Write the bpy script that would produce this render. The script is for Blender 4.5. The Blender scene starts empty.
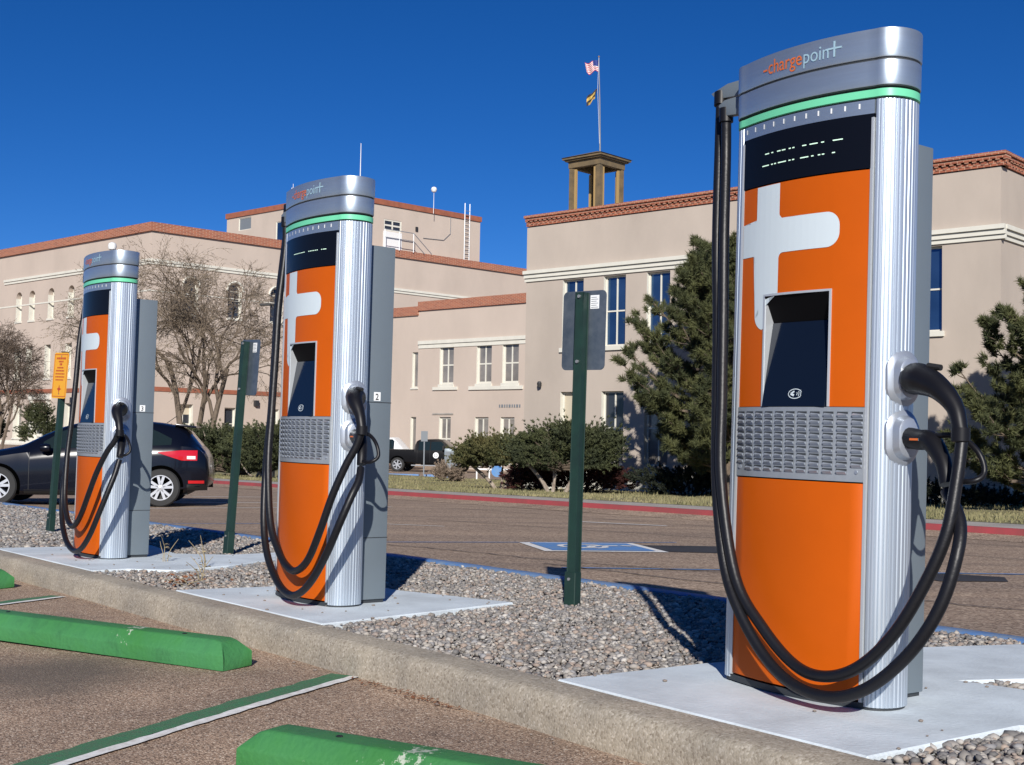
import bpy, bmesh, math, random
import numpy as np
from mathutils import Vector, Matrix, Euler

random.seed(7)
RNG = np.random.default_rng(7)
PI = math.pi
R = math.radians
scene = bpy.context.scene
col = scene.collection

# ------------------------------------------------------------------ camera
cam_d = bpy.data.cameras.new("camera")
cam = bpy.data.objects.new("camera", cam_d)
col.objects.link(cam)
scene.camera = cam
cam_d.sensor_width = 36.0
cam_d.lens = 45.0
cam_d.clip_start = 0.05
cam_d.clip_end = 3000
_p = math.atan(57.5 / 1280.0)
_r = 0.018
_F = Vector((0, math.cos(_p), math.sin(_p)))
_R0 = Vector((1, 0, 0))
_U0 = Vector((0, -math.sin(_p), math.cos(_p)))
_RR = math.cos(_r) * _R0 + math.sin(_r) * _U0
_UU = -math.sin(_r) * _R0 + math.cos(_r) * _U0
m = Matrix.Identity(4)
for i in range(3):
    m[i][0] = _RR[i]; m[i][1] = _UU[i]; m[i][2] = -_F[i]
m[0][3], m[1][3], m[2][3] = 0, 0, 0.88
cam.matrix_world = m

# ------------------------------------------------------------------ sky, sun, exposure
SUN_EL = R(26.6)
world = bpy.data.worlds.new("World")
scene.world = world
world.use_nodes = True
wn = world.node_tree.nodes; wl = world.node_tree.links
bg = wn["Background"]
sky = wn.new("ShaderNodeTexSky")
sky.sky_type = 'NISHITA'
sky.sun_disc = False
sky.sun_elevation = SUN_EL
sky.sun_rotation = R(180)
sky.altitude = 2100
sky.air_density = 0.75
sky.dust_density = 0.0
sky.ozone_density = 6.0
hs_ = wn.new("ShaderNodeHueSaturation"); hs_.inputs["Saturation"].default_value = 1.20; hs_.inputs["Hue"].default_value = 0.509
wl.new(sky.outputs[0], hs_.inputs["Color"]); wl.new(hs_.outputs[0], bg.inputs[0])
bg.inputs[1].default_value = 0.074
sun_d = bpy.data.lights.new("sun", 'SUN')
sun_d.energy = 4.8
sun_d.angle = R(0.53)
sun_d.color = (1.0, 0.955, 0.89)
sun = bpy.data.objects.new("sun", sun_d)
col.objects.link(sun)
sun.rotation_euler = (PI / 2 - SUN_EL, 0, R(-0.5))
sun.location = (0, -20, 12)
scene.view_settings.view_transform = 'Standard'
scene.view_settings.look = 'None'
scene.view_settings.gamma = 1.0
scene.view_settings.use_curve_mapping = False
scene.view_settings.exposure = 0.25

# ------------------------------------------------------------------ tagging helpers
def tag(o, label=None, cat=None, group=None, kind=None):
    if label: o["label"] = label
    if cat: o["category"] = cat
    if group: o["group"] = group
    if kind: o["kind"] = kind
    return o

def empty(name, loc=(0, 0, 0), rz=0.0, tilt=0.0):
    o = bpy.data.objects.new(name, None)
    o.empty_display_size = 0.2
    col.objects.link(o)
    o.matrix_world = Matrix.Translation(Vector(loc)) @ Matrix.Rotation(tilt, 4, 'Y') @ Matrix.Rotation(rz, 4, 'Z')
    return o

def link(name, me, parent=None):
    o = bpy.data.objects.new(name, me)
    col.objects.link(o)
    if parent is not None:
        o.parent = parent
    return o

def children(o):
    return [c for c in bpy.data.objects if c.parent is o]

def copy_tree(o, parent=None):
    c = o.copy()
    col.objects.link(c)
    c.parent = parent
    for ch in children(o):
        copy_tree(ch, c)
    return c

# ------------------------------------------------------------------ materials
def newmat(name):
    mt = bpy.data.materials.new(name)
    mt.use_nodes = True
    nt = mt.node_tree
    b = nt.nodes["Principled BSDF"]
    return mt, nt, b

def mat(name, c, rough=0.6, metal=0.0, var=0.0, vscale=3.0, bump=0.0, bscale=40.0, coat=0.0, c2=None, detail=6, spec=None, stretch=None):
    mt, nt, b = newmat(name)
    N, L = nt.nodes, nt.links
    b.inputs["Roughness"].default_value = rough
    b.inputs["Metallic"].default_value = metal
    if coat: b.inputs["Coat Weight"].default_value = coat
    if spec is not None: b.inputs["Specular IOR Level"].default_value = spec
    b.inputs["Base Color"].default_value = (*c, 1)
    tc = N.new("ShaderNodeTexCoord")
    src = tc.outputs["Object"]
    if stretch:
        mp = N.new("ShaderNodeMapping"); mp.inputs["Scale"].default_value = stretch
        L.new(src, mp.inputs[0]); src = mp.outputs[0]
    if var or c2:
        nz = N.new("ShaderNodeTexNoise"); nz.inputs["Scale"].default_value = vscale
        nz.inputs["Detail"].default_value = detail; nz.inputs["Roughness"].default_value = 0.62
        L.new(src, nz.inputs[0])
        rp = N.new("ShaderNodeValToRGB")
        a = c2 if c2 else tuple(x * (1 - var) for x in c)
        d = c if c2 else tuple(min(1, x * (1 + var)) for x in c)
        rp.color_ramp.elements[0].position = 0.33; rp.color_ramp.elements[0].color = (*a, 1)
        rp.color_ramp.elements[1].position = 0.67; rp.color_ramp.elements[1].color = (*d, 1)
        L.new(nz.outputs[0], rp.inputs[0])
        L.new(rp.outputs[0], b.inputs["Base Color"])
    if bump:
        n2 = N.new("ShaderNodeTexNoise"); n2.inputs["Scale"].default_value = bscale; n2.inputs["Detail"].default_value = 5
        L.new(src, n2.inputs[0])
        bp = N.new("ShaderNodeBump"); bp.inputs["Strength"].default_value = bump; bp.inputs["Distance"].default_value = 0.01
        L.new(n2.outputs[0], bp.inputs["Height"])
        L.new(bp.outputs[0], b.inputs["Normal"])
    return mt

def ramp(nt, stops):
    rp = nt.nodes.new("ShaderNodeValToRGB")
    e = rp.color_ramp.elements
    while len(e) > 2: e.remove(e[-1])
    e[0].position, e[0].color = stops[0][0], (*stops[0][1], 1)
    e[1].position, e[1].color = stops[-1][0], (*stops[-1][1], 1)
    for p, c in stops[1:-1]:
        n = e.new(p); n.color = (*c, 1)
    return rp

def aggregate_mat(name, stops, cell, big, bump=0.6, stain=None, rough=0.9, streak=None):
    """chip-seal / asphalt: small stones, large-scale wear, optional stain with its own shape"""
    mt, nt, b = newmat(name)
    N, L = nt.nodes, nt.links
    b.inputs["Roughness"].default_value = rough
    b.inputs["Specular IOR Level"].default_value = 0.25
    tc = N.new("ShaderNodeTexCoord")
    v = N.new("ShaderNodeTexVoronoi"); v.inputs["Scale"].default_value = cell
    L.new(tc.outputs["Object"], v.inputs[0])
    sp = N.new("ShaderNodeSeparateColor"); L.new(v.outputs["Color"], sp.inputs[0])
    rp = ramp(nt, stops); L.new(sp.outputs[0], rp.inputs[0])
    nz = N.new("ShaderNodeTexNoise"); nz.inputs["Scale"].default_value = big; nz.inputs["Detail"].default_value = 8
    nz.inputs["Roughness"].default_value = 0.65
    if streak:
        mp = N.new("ShaderNodeMapping"); mp.inputs["Rotation"].default_value = (0, 0, R(-37.6) if True else 0)
        mp.inputs["Scale"].default_value = streak
        L.new(tc.outputs["Object"], mp.inputs[0]); L.new(mp.outputs[0], nz.inputs[0])
    else:
        L.new(tc.outputs["Object"], nz.inputs[0])
    r2 = ramp(nt, [(0.3, (0.70, 0.70, 0.72)), (0.7, (1.15, 1.12, 1.08))]); L.new(nz.outputs[0], r2.inputs[0])
    mx = N.new("ShaderNodeMix"); mx.data_type = 'RGBA'; mx.blend_type = 'MULTIPLY'; mx.inputs[0].default_value = 1
    L.new(rp.outputs[0], mx.inputs[6]); L.new(r2.outputs[0], mx.inputs[7])
    out = mx.outputs[2]
    if stain:
        for (sx, sy, rad, colr) in stain:
            vm = N.new("ShaderNodeVectorMath"); vm.operation = 'DISTANCE'; vm.inputs[1].default_value = (sx, sy, -0.14)
            n3 = N.new("ShaderNodeTexNoise"); n3.inputs["Scale"].default_value = 2.5; n3.inputs["Detail"].default_value = 7
            L.new(tc.outputs["Object"], n3.inputs[0]); L.new(tc.outputs["Object"], vm.inputs[0])
            ma = N.new("ShaderNodeMath"); ma.operation = 'MULTIPLY_ADD'; ma.inputs[1].default_value = 1.1 * rad; 
            L.new(n3.outputs[0], ma.inputs[0]); L.new(vm.outputs["Value"], ma.inputs[2])
            mr = N.new("ShaderNodeMapRange"); mr.inputs[1].default_value = rad * 0.9; mr.inputs[2].default_value = rad * 1.7
            mr.inputs[3].default_value = 0.75; mr.inputs[4].default_value = 0.0
            L.new(ma.outputs[0], mr.inputs[0])
            m2 = N.new("ShaderNodeMix"); m2.data_type = 'RGBA'; L.new(mr.outputs[0], m2.inputs[0])
            L.new(out, m2.inputs[6]); m2.inputs[7].default_value = (*colr, 1)
            out = m2.outputs[2]
    L.new(out, b.inputs["Base Color"])
    bp = N.new("ShaderNodeBump"); bp.inputs["Strength"].default_value = bump; bp.inputs["Distance"].default_value = 0.004
    L.new(v.outputs["Distance"], bp.inputs["Height"]); bp.invert = True
    L.new(bp.outputs[0], b.inputs["Normal"])
    return mt

def brick_mat(name, scale):
    mt, nt, b = newmat(name)
    N, L = nt.nodes, nt.links
    b.inputs["Roughness"].default_value = 0.9
    tc = N.new("ShaderNodeTexCoord")
    uv = N.new("ShaderNodeUVMap")
    br = N.new("ShaderNodeTexBrick"); br.inputs["Scale"].default_value = scale
    br.inputs["Color1"].default_value = (0.36, 0.115, 0.06, 1); br.inputs["Color2"].default_value = (0.24, 0.075, 0.045, 1)
    br.inputs["Mortar"].default_value = (0.42, 0.25, 0.17, 1); br.inputs["Mortar Size"].default_value = 0.03
    L.new(uv.outputs[0], br.inputs[0])
    L.new(br.outputs[0], b.inputs["Base Color"])
    return mt

M = {}
M['asphalt_lot'] = aggregate_mat('lot_chip_seal', [(0.0, (0.112, 0.081, 0.061)), (0.3, (0.279, 0.196, 0.140)), (0.62, (0.433, 0.305, 0.213)), (0.9, (0.586, 0.446, 0.329)), (1.0, (0.838, 0.731, 0.585))],
                                 190, 1.3, 0.6, stain=[(-1.95, 5.45, 0.62, (0.119, 0.102, 0.085)), (-2.15, 5.2, 0.1, (0.699, 0.622, 0.511))])
M['asphalt_road'] = aggregate_mat('road_asphalt', [(0.0, (0.165, 0.122, 0.088)), (0.5, (0.317, 0.232, 0.170)), (1.0, (0.495, 0.393, 0.296))], 60, 0.5, 0.3, streak=(0.5, 3.0, 1))
M['curb'] = aggregate_mat('kerb_concrete', [(0.0, (0.24, 0.205, 0.16)), (0.2, (0.325, 0.29, 0.23)), (0.8, (0.385, 0.345, 0.28)), (1.0, (0.48, 0.44, 0.37))], 120, 2.4, 0.3)
M['pad'] = mat('pad_concrete', (0.66, 0.73, 0.77), 0.85, c2=(0.50, 0.55, 0.58), vscale=3.2, bump=0.25, bscale=60, detail=9)
M['walk'] = mat('walk_concrete', (0.36, 0.33, 0.29), 0.9, var=0.15, vscale=1.5, bump=0.2)
M['curb_blue'] = mat('kerb_blue_paint', (0.07, 0.20, 0.48), 0.7, c2=(0.20, 0.27, 0.36), vscale=9)
M['curb_red'] = mat('kerb_red_paint', (0.38, 0.055, 0.065), 0.75, c2=(0.25, 0.06, 0.06), vscale=2.5, detail=10)
M['blue_paint'] = mat('blue_road_paint', (0.07, 0.22, 0.52), 0.8, c2=(0.13, 0.24, 0.42), vscale=6)
M['white_paint'] = mat('white_road_paint', (0.86, 0.86, 0.84), 0.8, c2=(0.58, 0.55, 0.50), vscale=34, detail=12)
M['green_line'] = mat('green_line_paint', (0.05, 0.21, 0.09), 0.75, c2=(0.09, 0.16, 0.09), vscale=40, bump=0.6, bscale=200)
M['orange_paint'] = mat('orange_panel', (0.50, 0.086, 0.001), 0.5, var=0.045, vscale=2.5, spec=0.22)
M['logo_grey'] = mat('logo_grey', (0.56, 0.64, 0.68), 0.45)
M['alu'] = mat('brushed_aluminium', (0.54, 0.60, 0.66), 0.38, metal=0.7)
M['alu_dark'] = mat('cap_aluminium', (0.46, 0.53, 0.59), 0.38, metal=0.8, var=0.04, vscale=2, stretch=(3, 3, 40))
M['cabinet'] = mat('cabinet_grey_paint', (0.17, 0.205, 0.23), 0.42, metal=0.25, var=0.04, vscale=2)
M['cab_seam'] = mat('dark_seam', (0.03, 0.035, 0.04), 0.6)
M['trim'] = mat('light_trim', (0.55, 0.58, 0.60), 0.4, metal=0.4)
M['black_gloss'] = mat('black_display', (0.004, 0.005, 0.009), 0.30, spec=0.15)
M['black_header'] = mat('black_header', (0.003, 0.003, 0.004), 0.7, spec=0.1)
M['screen'] = mat('touch_screen', (0.005, 0.009, 0.020), 0.12, spec=0.30)
M['led'] = mat('led_text', (0.45, 0.62, 0.5), 0.5)
M['led'].node_tree.nodes["Principled BSDF"].inputs["Emission Color"].default_value = (0.7, 1, 0.8, 1)
M['led'].node_tree.nodes["Principled BSDF"].inputs["Emission Strength"].default_value = 0.5
M['band_green'] = mat('light_green_band', (0.16, 0.62, 0.36), 0.35)
M['cable'] = mat('black_cable', (0.008, 0.008, 0.010), 0.42, bump=0.1, bscale=60, spec=0.35)
M['plug'] = mat('black_plug', (0.007, 0.007, 0.009), 0.42, spec=0.3)
M['bezel'] = mat('bezel_silver', (0.42, 0.46, 0.52), 0.35, metal=0.6)
M['green_post'] = mat('green_sign_post', (0.012, 0.040, 0.030), 0.5, c2=(0.009, 0.026, 0.022), vscale=8)
M['sign_back'] = mat('sign_back_metal', (0.10, 0.13, 0.17), 0.38, metal=0.6, c2=(0.17, 0.20, 0.235), vscale=14, detail=10)
M['sign_yellow'] = mat('sign_yellow', (0.75, 0.36, 0.02), 0.45)
M['sign_red'] = mat('sign_red_ink', (0.42, 0.06, 0.02), 0.5)
M['sticker'] = mat('white_sticker', (0.78, 0.80, 0.80), 0.6)
M['black'] = mat('black', (0.01, 0.01, 0.01), 0.6)
M['stop_green'] = mat('wheel_stop_green', (0.036, 0.178, 0.042), 0.65, c2=(0.055, 0.23, 0.085), vscale=3, bump=0.35, bscale=50, detail=8)
M['stop_scuff'] = mat('wheel_stop_scuff', (0.65, 0.66, 0.62), 0.8)
M['stucco'] = mat('stucco_pinkish', (0.440, 0.376, 0.316), 0.95, var=0.085, vscale=0.45, stretch=(1, 1, 0.5), bump=0.15, bscale=8)
M['stucco2'] = mat('stucco_warm', (0.485, 0.405, 0.340), 0.95, var=0.075, vscale=0.25, stretch=(1, 1, 0.5), bump=0.15, bscale=6)
M['cream'] = mat('cream_trim', (0.64, 0.62, 0.54), 0.8, var=0.05, vscale=2)
M['brick'] = brick_mat('brick_trim', 1.0)
M['glass_sky_reflection'] = mat('window_painted_sky', (0.06, 0.13, 0.25), 0.05, metal=0.7, bump=0.35, bscale=1.3, c2=(0.03, 0.075, 0.16), vscale=0.7, detail=2)  # blue of the reflected sky is painted into the pane colour
M['glass_wall_reflection'] = mat('window_painted_reflection', (0.16, 0.15, 0.14), 0.15, c2=(0.30, 0.27, 0.24), vscale=0.8, metal=0.2)  # grey-tan reflection of buildings is painted into the pane colour
M['glass_dark'] = mat('window_dark_glass', (0.03, 0.035, 0.045), 0.08)
M['louver'] = mat('grey_louver', (0.16, 0.18, 0.20), 0.6)
M['bronze'] = mat('bronze_weathered', (0.11, 0.085, 0.05), 0.6, c2=(0.20, 0.14, 0.07), vscale=3)
M['gold'] = mat('gilded_edge', (0.50, 0.33, 0.13), 0.5, metal=0.3)
M['dark_metal'] = mat('dark_metal', (0.03, 0.03, 0.032), 0.5)
M['steel'] = mat('grey_steel', (0.35, 0.36, 0.37), 0.45, metal=0.6)
M['white_metal'] = mat('white_metal', (0.75, 0.75, 0.74), 0.5)
M['car_navy'] = mat('car_navy_paint', (0.003, 0.004, 0.009), 0.22, coat=0.25, spec=0.3)
M['car_black'] = mat('truck_black_paint', (0.003, 0.003, 0.004), 0.4, spec=0.2)
M['car_glass'] = mat('car_glass', (0.012, 0.020, 0.020), 0.05, coat=0.5)
M['car_trim'] = mat('car_black_trim', (0.012, 0.012, 0.012), 0.6)
M['tyre'] = mat('tyre_rubber', (0.022, 0.022, 0.022), 0.8)
M['rim'] = mat('alloy_rim', (0.62, 0.63, 0.65), 0.3, metal=0.6)
M['tail_red'] = mat('tail_light_red', (0.48, 0.008, 0.012), 0.15, coat=0.8)
M['tail_clear'] = mat('tail_light_clear', (0.8, 0.78, 0.78), 0.15, coat=0.8)
M['bark'] = mat('grey_bark', (0.17, 0.13, 0.095), 0.9, c2=(0.10, 0.075, 0.055), vscale=6)
M['bark_pale'] = mat('pale_juniper_wood', (0.40, 0.34, 0.28), 0.9, c2=(0.16, 0.12, 0.09), vscale=5)
M['twig'] = mat('bare_twig', (0.155, 0.115, 0.080), 0.9, c2=(0.22, 0.175, 0.125), vscale=0.7)
M['twig2'] = mat('bare_twig_dark', (0.11, 0.080, 0.058), 0.9)
M['pine'] = mat('pine_needles', (0.105, 0.110, 0.036), 0.8, c2=(0.035, 0.046, 0.018), vscale=1.3, detail=3)
M['juniper'] = mat('juniper_leaf', (0.075, 0.085, 0.030), 0.8, c2=(0.028, 0.037, 0.016), vscale=1.6, detail=3)
M['juniper_ol'] = mat('juniper_olive_leaf', (0.13, 0.115, 0.040), 0.8, c2=(0.045, 0.060, 0.020), vscale=1.2, detail=3)
M['barberry'] = mat('red_brown_leaf', (0.085, 0.020, 0.016), 0.8, c2=(0.03, 0.012, 0.010), vscale=3)
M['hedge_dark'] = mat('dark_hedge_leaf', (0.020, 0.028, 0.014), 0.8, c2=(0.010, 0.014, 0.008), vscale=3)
M['dry_grass'] = mat('dry_grass', (0.27, 0.23, 0.12), 0.95, c2=(0.13, 0.13, 0.055), vscale=0.9, bump=0.8, bscale=30, detail=10)
M['straw'] = mat('straw', (0.34, 0.275, 0.16), 0.9)
M['blade'] = mat('grass_blade', (0.30, 0.26, 0.14), 0.9, c2=(0.15, 0.15, 0.065), vscale=0.8)
M['brick_plain'] = mat('brick_red_plain', (0.33, 0.11, 0.06), 0.9, c2=(0.24, 0.08, 0.045), vscale=2)
M['straw_dark'] = mat('dry_tuft', (0.30, 0.23, 0.17), 0.9, c2=(0.16, 0.12, 0.09), vscale=4)
M['sign_bright'] = mat('sign_bright_yellow', (0.80, 0.62, 0.02), 0.5)
M['stray'] = mat('stray_pebble', (0.24, 0.20, 0.17), 0.8)
M['arch'] = mat('arch_shade', (0.001, 0.001, 0.001), 0.95, spec=0.0)  # black that paints the shade inside the wheel arches
M['rust_leaf'] = mat('rusty_leaves', (0.26, 0.10, 0.04), 0.9, c2=(0.14, 0.055, 0.025), vscale=20)
M['gravel_base'] = aggregate_mat('gravel_bed', [(0.0, (0.05, 0.045, 0.04)), (0.5, (0.17, 0.15, 0.13)), (1.0, (0.36, 0.33, 0.30))], 38, 1.2, 1.0)

# ------------------------------------------------------------------ mesh builder
class MB:
    def __init__(s):
        s.v = []; s.f = []; s.mi = []; s.cur = 0
    def add(s, vs, fs):
        n = len(s.v); s.v += [tuple(p) for p in vs]
        s.f += [tuple(n + i for i in f) for f in fs]; s.mi += [s.cur] * len(fs)
    def box(s, x0, x1, y0, y1, z0, z1):
        s.add([(x0, y0, z0), (x1, y0, z0), (x1, y1, z0), (x0, y1, z0), (x0, y0, z1), (x1, y0, z1), (x1, y1, z1), (x0, y1, z1)],
              [(0, 3, 2, 1), (4, 5, 6, 7), (0, 1, 5, 4), (1, 2, 6, 5), (2, 3, 7, 6), (3, 0, 4, 7)])
    def obox(s, o, ax, ay, az):
        o = Vector(o); ax, ay, az = Vector(ax), Vector(ay), Vector(az)
        P = [o, o + ax, o + ax + ay, o + ay]; P += [p + az for p in P]
        fs = [(0, 3, 2, 1), (4, 5, 6, 7), (0, 1, 5, 4), (1, 2, 6, 5), (2, 3, 7, 6), (3, 0, 4, 7)]
        if ax.cross(ay).dot(az) < 0: fs = [tuple(reversed(f)) for f in fs]
        s.add(P, fs)
    def bar(s, a, b, w, h=None):
        a, b = Vector(a), Vector(b); d = b - a; h = h or w
        up = Vector((0, 0, 1)) if abs(d.normalized().z) < 0.95 else Vector((1, 0, 0))
        x = d.cross(up).normalized() * w; y = x.cross(d).normalized() * h
        s.obox(a - x / 2 - y / 2, x, y, d)
    def tube(s, pts, rad, n=8, cap=True):
        pts = [Vector(p) for p in pts]
        rads = rad if isinstance(rad, (list, tuple)) else [rad] * len(pts)
        prev = None; rings = []
        for i, p in enumerate(pts):
            if i == 0: t = pts[1] - p
            elif i == len(pts) - 1: t = p - pts[i - 1]
            else: t = pts[i + 1] - pts[i - 1]
            t.normalize()
            if prev is None:
                u = t.cross(Vector((0, 0, 1)))
                if u.length < 1e-3: u = t.cross(Vector((1, 0, 0)))
            else:
                u = prev - t * prev.dot(t)
                if u.length < 1e-4: u = t.cross(Vector((0, 1, 0.3)))
            u.normalize(); prev = u; w = t.cross(u)
            rings.append([p + (u * math.cos(2 * PI * k / n) + w * math.sin(2 * PI * k / n)) * rads[i] for k in range(n)])
        vs = [q for r in rings for q in r]; fs = []
        for i in range(len(rings) - 1):
            for k in range(n):
                a = i * n + k; b = i * n + (k + 1) % n
                fs.append((a, b, b + n, a + n))
        if cap:
            fs.append(tuple(reversed(range(n)))); fs.append(tuple(range((len(rings) - 1) * n, len(rings) * n)))
        s.add(vs, fs)
    def prism(s, poly, z0, z1):
        n = len(poly)
        ar = sum(poly[i][0] * poly[(i + 1) % n][1] - poly[(i + 1) % n][0] * poly[i][1] for i in range(n))
        if ar < 0: poly = poly[::-1]
        vs = [(x, y, z0) for x, y in poly] + [(x, y, z1) for x, y in poly]
        fs = [tuple(reversed(range(n))), tuple(range(n, 2 * n))] + [(i, (i + 1) % n, n + (i + 1) % n, n + i) for i in range(n)]
        s.add(vs, fs)
    def extrude_poly(s, pts3, vec):
        """closed planar polygon pts3 pushed by vec"""
        n = len(pts3); vec = Vector(vec)
        a = [Vector(p) for p in pts3]; b = [p + vec for p in a]
        nrm = Vector((0, 0, 0))
        for i in range(n): nrm += a[i].cross(a[(i + 1) % n])
        fs = [tuple(reversed(range(n))), tuple(range(n, 2 * n))] + [(i, (i + 1) % n, n + (i + 1) % n, n + i) for i in range(n)]
        if nrm.dot(vec) < 0: fs = [tuple(reversed(f)) for f in fs]
        s.add(a + b, fs)
    def lathe(s, prof, n=24, axis='z', o=(0, 0, 0)):
        vs = []; fs = []
        for r_, h in prof:
            for k in range(n):
                c, q = math.cos(2 * PI * k / n) * r_, math.sin(2 * PI * k / n) * r_
                p = {'z': (c, q, h), 'y': (c, h, q), 'x': (h, c, q)}[axis]
                vs.append((p[0] + o[0], p[1] + o[1], p[2] + o[2]))
        for i in range(len(prof) - 1):
            for k in range(n):
                a = i * n + k; b = i * n + (k + 1) % n
                fs.append((a, b, b + n, a + n))
        s.add(vs, fs)
    def build(s, name, mats, parent=None, smooth=False, bevel=0, uv=None, segs=1, angle=40, fixn=False):
        me = bpy.data.meshes.new(name)
        me.from_pydata(s.v, [], s.f)
        if not isinstance(mats, (list, tuple)): mats = [mats]
        for q in mats: me.materials.append(q)
        me.polygons.foreach_set("material_index", s.mi)
        if fixn or bevel or smooth:
            bm = bmesh.new(); bm.from_mesh(me)
            if smooth or bevel: bmesh.ops.remove_doubles(bm, verts=bm.verts, dist=1e-5)
            if fixn: bmesh.ops.recalc_face_normals(bm, faces=bm.faces)
            if bevel:
                ed = [e for e in bm.edges if len(e.link_faces) == 2 and e.calc_face_angle(0) > R(35)]
                bmesh.ops.bevel(bm, geom=ed, offset=bevel, segments=segs, affect='EDGES', profile=0.6, clamp_overlap=True)
            bm.to_mesh(me); bm.free()
        if uv:
            ul = me.uv_layers.new(name="UVMap")
            for p in me.polygons:
                for li in p.loop_indices:
                    ul.data[li].uv = uv(me.vertices[me.loops[li].vertex_index].co)
        if smooth:
            me.polygons.foreach_set("use_smooth", [True] * len(me.polygons))
            me.set_sharp_from_angle(angle=R(angle))
        me.update()
        return link(name, me, parent)

def np_mesh(name, V, T, mats, parent=None, colors=None, matidx=None, smooth=False):
    me = bpy.data.meshes.new(name)
    V = np.asarray(V, dtype=np.float32); T = np.asarray(T, dtype=np.int32)
    k = T.shape[1]
    me.vertices.add(len(V)); me.vertices.foreach_set("co", V.ravel())
    me.loops.add(T.size); me.loops.foreach_set("vertex_index", T.ravel())
    me.polygons.add(len(T)); me.polygons.foreach_set("loop_start", np.arange(0, T.size, k, dtype=np.int32))
    me.polygons.foreach_set("loop_total", np.full(len(T), k, dtype=np.int32))
    for q in (mats if isinstance(mats, (list, tuple)) else [mats]): me.materials.append(q)
    if matidx is not None: me.polygons.foreach_set("material_index", matidx.astype(np.int32))
    if smooth: me.polygons.foreach_set("use_smooth", np.ones(len(T), dtype=bool))
    me.update(calc_edges=True)
    if colors is not None:
        at = me.color_attributes.new("stone", 'FLOAT_COLOR', 'POINT')
        at.data.foreach_set("color", np.asarray(colors, dtype=np.float32).ravel())
    me.validate()
    return link(name, me, parent)

def catmull(pts, n=8):
    P = [Vector(p) for p in pts]; P = [2 * P[0] - P[1]] + P + [2 * P[-1] - P[-2]]
    out = []
    for i in range(1, len(P) - 2):
        for k in range(n):
            t = k / n; a, b, c, d = P[i - 1:i + 3]
            out.append(0.5 * ((2 * b) + (c - a) * t + (2 * a - 5 * b + 4 * c - d) * t * t + (3 * b - a - 3 * c + d) * t ** 3))
    out.append(P[-2])
    return out

# ------------------------------------------------------------------ terrain
EA = Vector((-0.6100, 0.7924, 0)); ED = Vector((0.7924, 0.6100, 0))
def W2(a, d): return (EA.x * a + ED.x * d, EA.y * a + ED.y * d)
def AD(x, y): return (EA.x * x + EA.y * y, ED.x * x + ED.y * y)
def sstep(t):
    t = max(0.0, min(1.0, t)); return t * t * (3 - 2 * t)
def G(x, y):
    """level of kerb tops / islands"""
    b = 0.0 if y < 5 else -0.013 * (min(y, 60) - 5)
    d = AD(x, y)[1]
    b -= 0.2 * sstep((d - 16) / 9)
    if y > 80:
        t = min(1, (y - 80) / 18); b = b * (1 - t) + (-0.08) * t
    return b
def GR(x, y): return G(x, y) - 0.145

def sheet_ad(name, a0, a1, d0, d1, na, nd, fz, material, dz=0.0, **kw):
    b = MB(); vs = []; fs = []
    for i in range(na + 1):
        for j in range(nd + 1):
            x, y = W2(a0 + (a1 - a0) * i / na, d0 + (d1 - d0) * j / nd)
            vs.append((x, y, fz(x, y) + dz))
    for i in range(na):
        for j in range(nd):
            p = i * (nd + 1) + j
            fs.append((p, p + 1, p + nd + 2, p + nd + 1))
    b.add(vs, fs)
    o = b.build(name, material, smooth=False)
    # make normals point up
    if o.data.polygons[0].normal.z < 0: o.data.flip_normals()
    return tag(o, **kw) if kw else o

def poly_sheet(name, pts, fz, material, dz, parent=None, sub=0.5):
    """flat polygon laid on the terrain, cut fine enough to follow it"""
    bm = bmesh.new()
    vs = [bm.verts.new((x, y, 0)) for x, y in pts]
    f = bm.faces.new(vs)
    xs = [p[0] for p in pts]; ys = [p[1] for p in pts]
    y = math.ceil(min(ys) / sub) * sub
    while y < max(ys):
        bmesh.ops.bisect_plane(bm, geom=bm.verts[:] + bm.edges[:] + bm.faces[:], plane_co=(0, y, 0), plane_no=(0, 1, 0)); y += sub
    for v in bm.verts: v.co.z = fz(v.co.x, v.co.y) + dz
    bmesh.ops.recalc_face_normals(bm, faces=bm.faces)
    me = bpy.data.meshes.new(name); bm.to_mesh(me); bm.free()
    if me.polygons[0].normal.z < 0: me.flip_normals()
    me.materials.append(material)
    return link(name, me, parent)

# one ground sheet out to the horizon
xs = sorted(set([-900, -500, -300, -200, -140] + list(range(-100, 101, 4)) + [140, 200, 300, 500, 900]))
ys = sorted(set([-300, -120, -60, -30, -15, -8] + [q * 0.5 for q in range(-8, 60)] + list(range(30, 141, 2)) + [160, 200, 300, 500, 900, 1500]))
b = MB(); vs = [(x, y, GR(x, y)) for x in xs for y in ys]; fs = []
ny = len(ys)
for i in range(len(xs) - 1):
    for j in range(ny - 1):
        p = i * ny + j; fs.append((p, p + ny, p + ny + 1, p + 1))
b.add(vs, fs)
# the parking lot in front of the kerb is chip seal, the road behind it is older asphalt
for k, f in enumerate(b.f): pass
g = b.build('road', [M['asphalt_road']]); tag(g, kind='structure')
DLOT = 2.90
lot = sheet_ad('parking_lot', -14, 30, -16, DLOT, 88, 20, GR, M['asphalt_lot'], 0.004, kind='structure')

# gravel island bed
bed = sheet_ad('gravel_bed', -10, 34, 2.98, 5.70, 88, 6, G, M['gravel_base'], -0.030, kind='structure')

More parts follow.
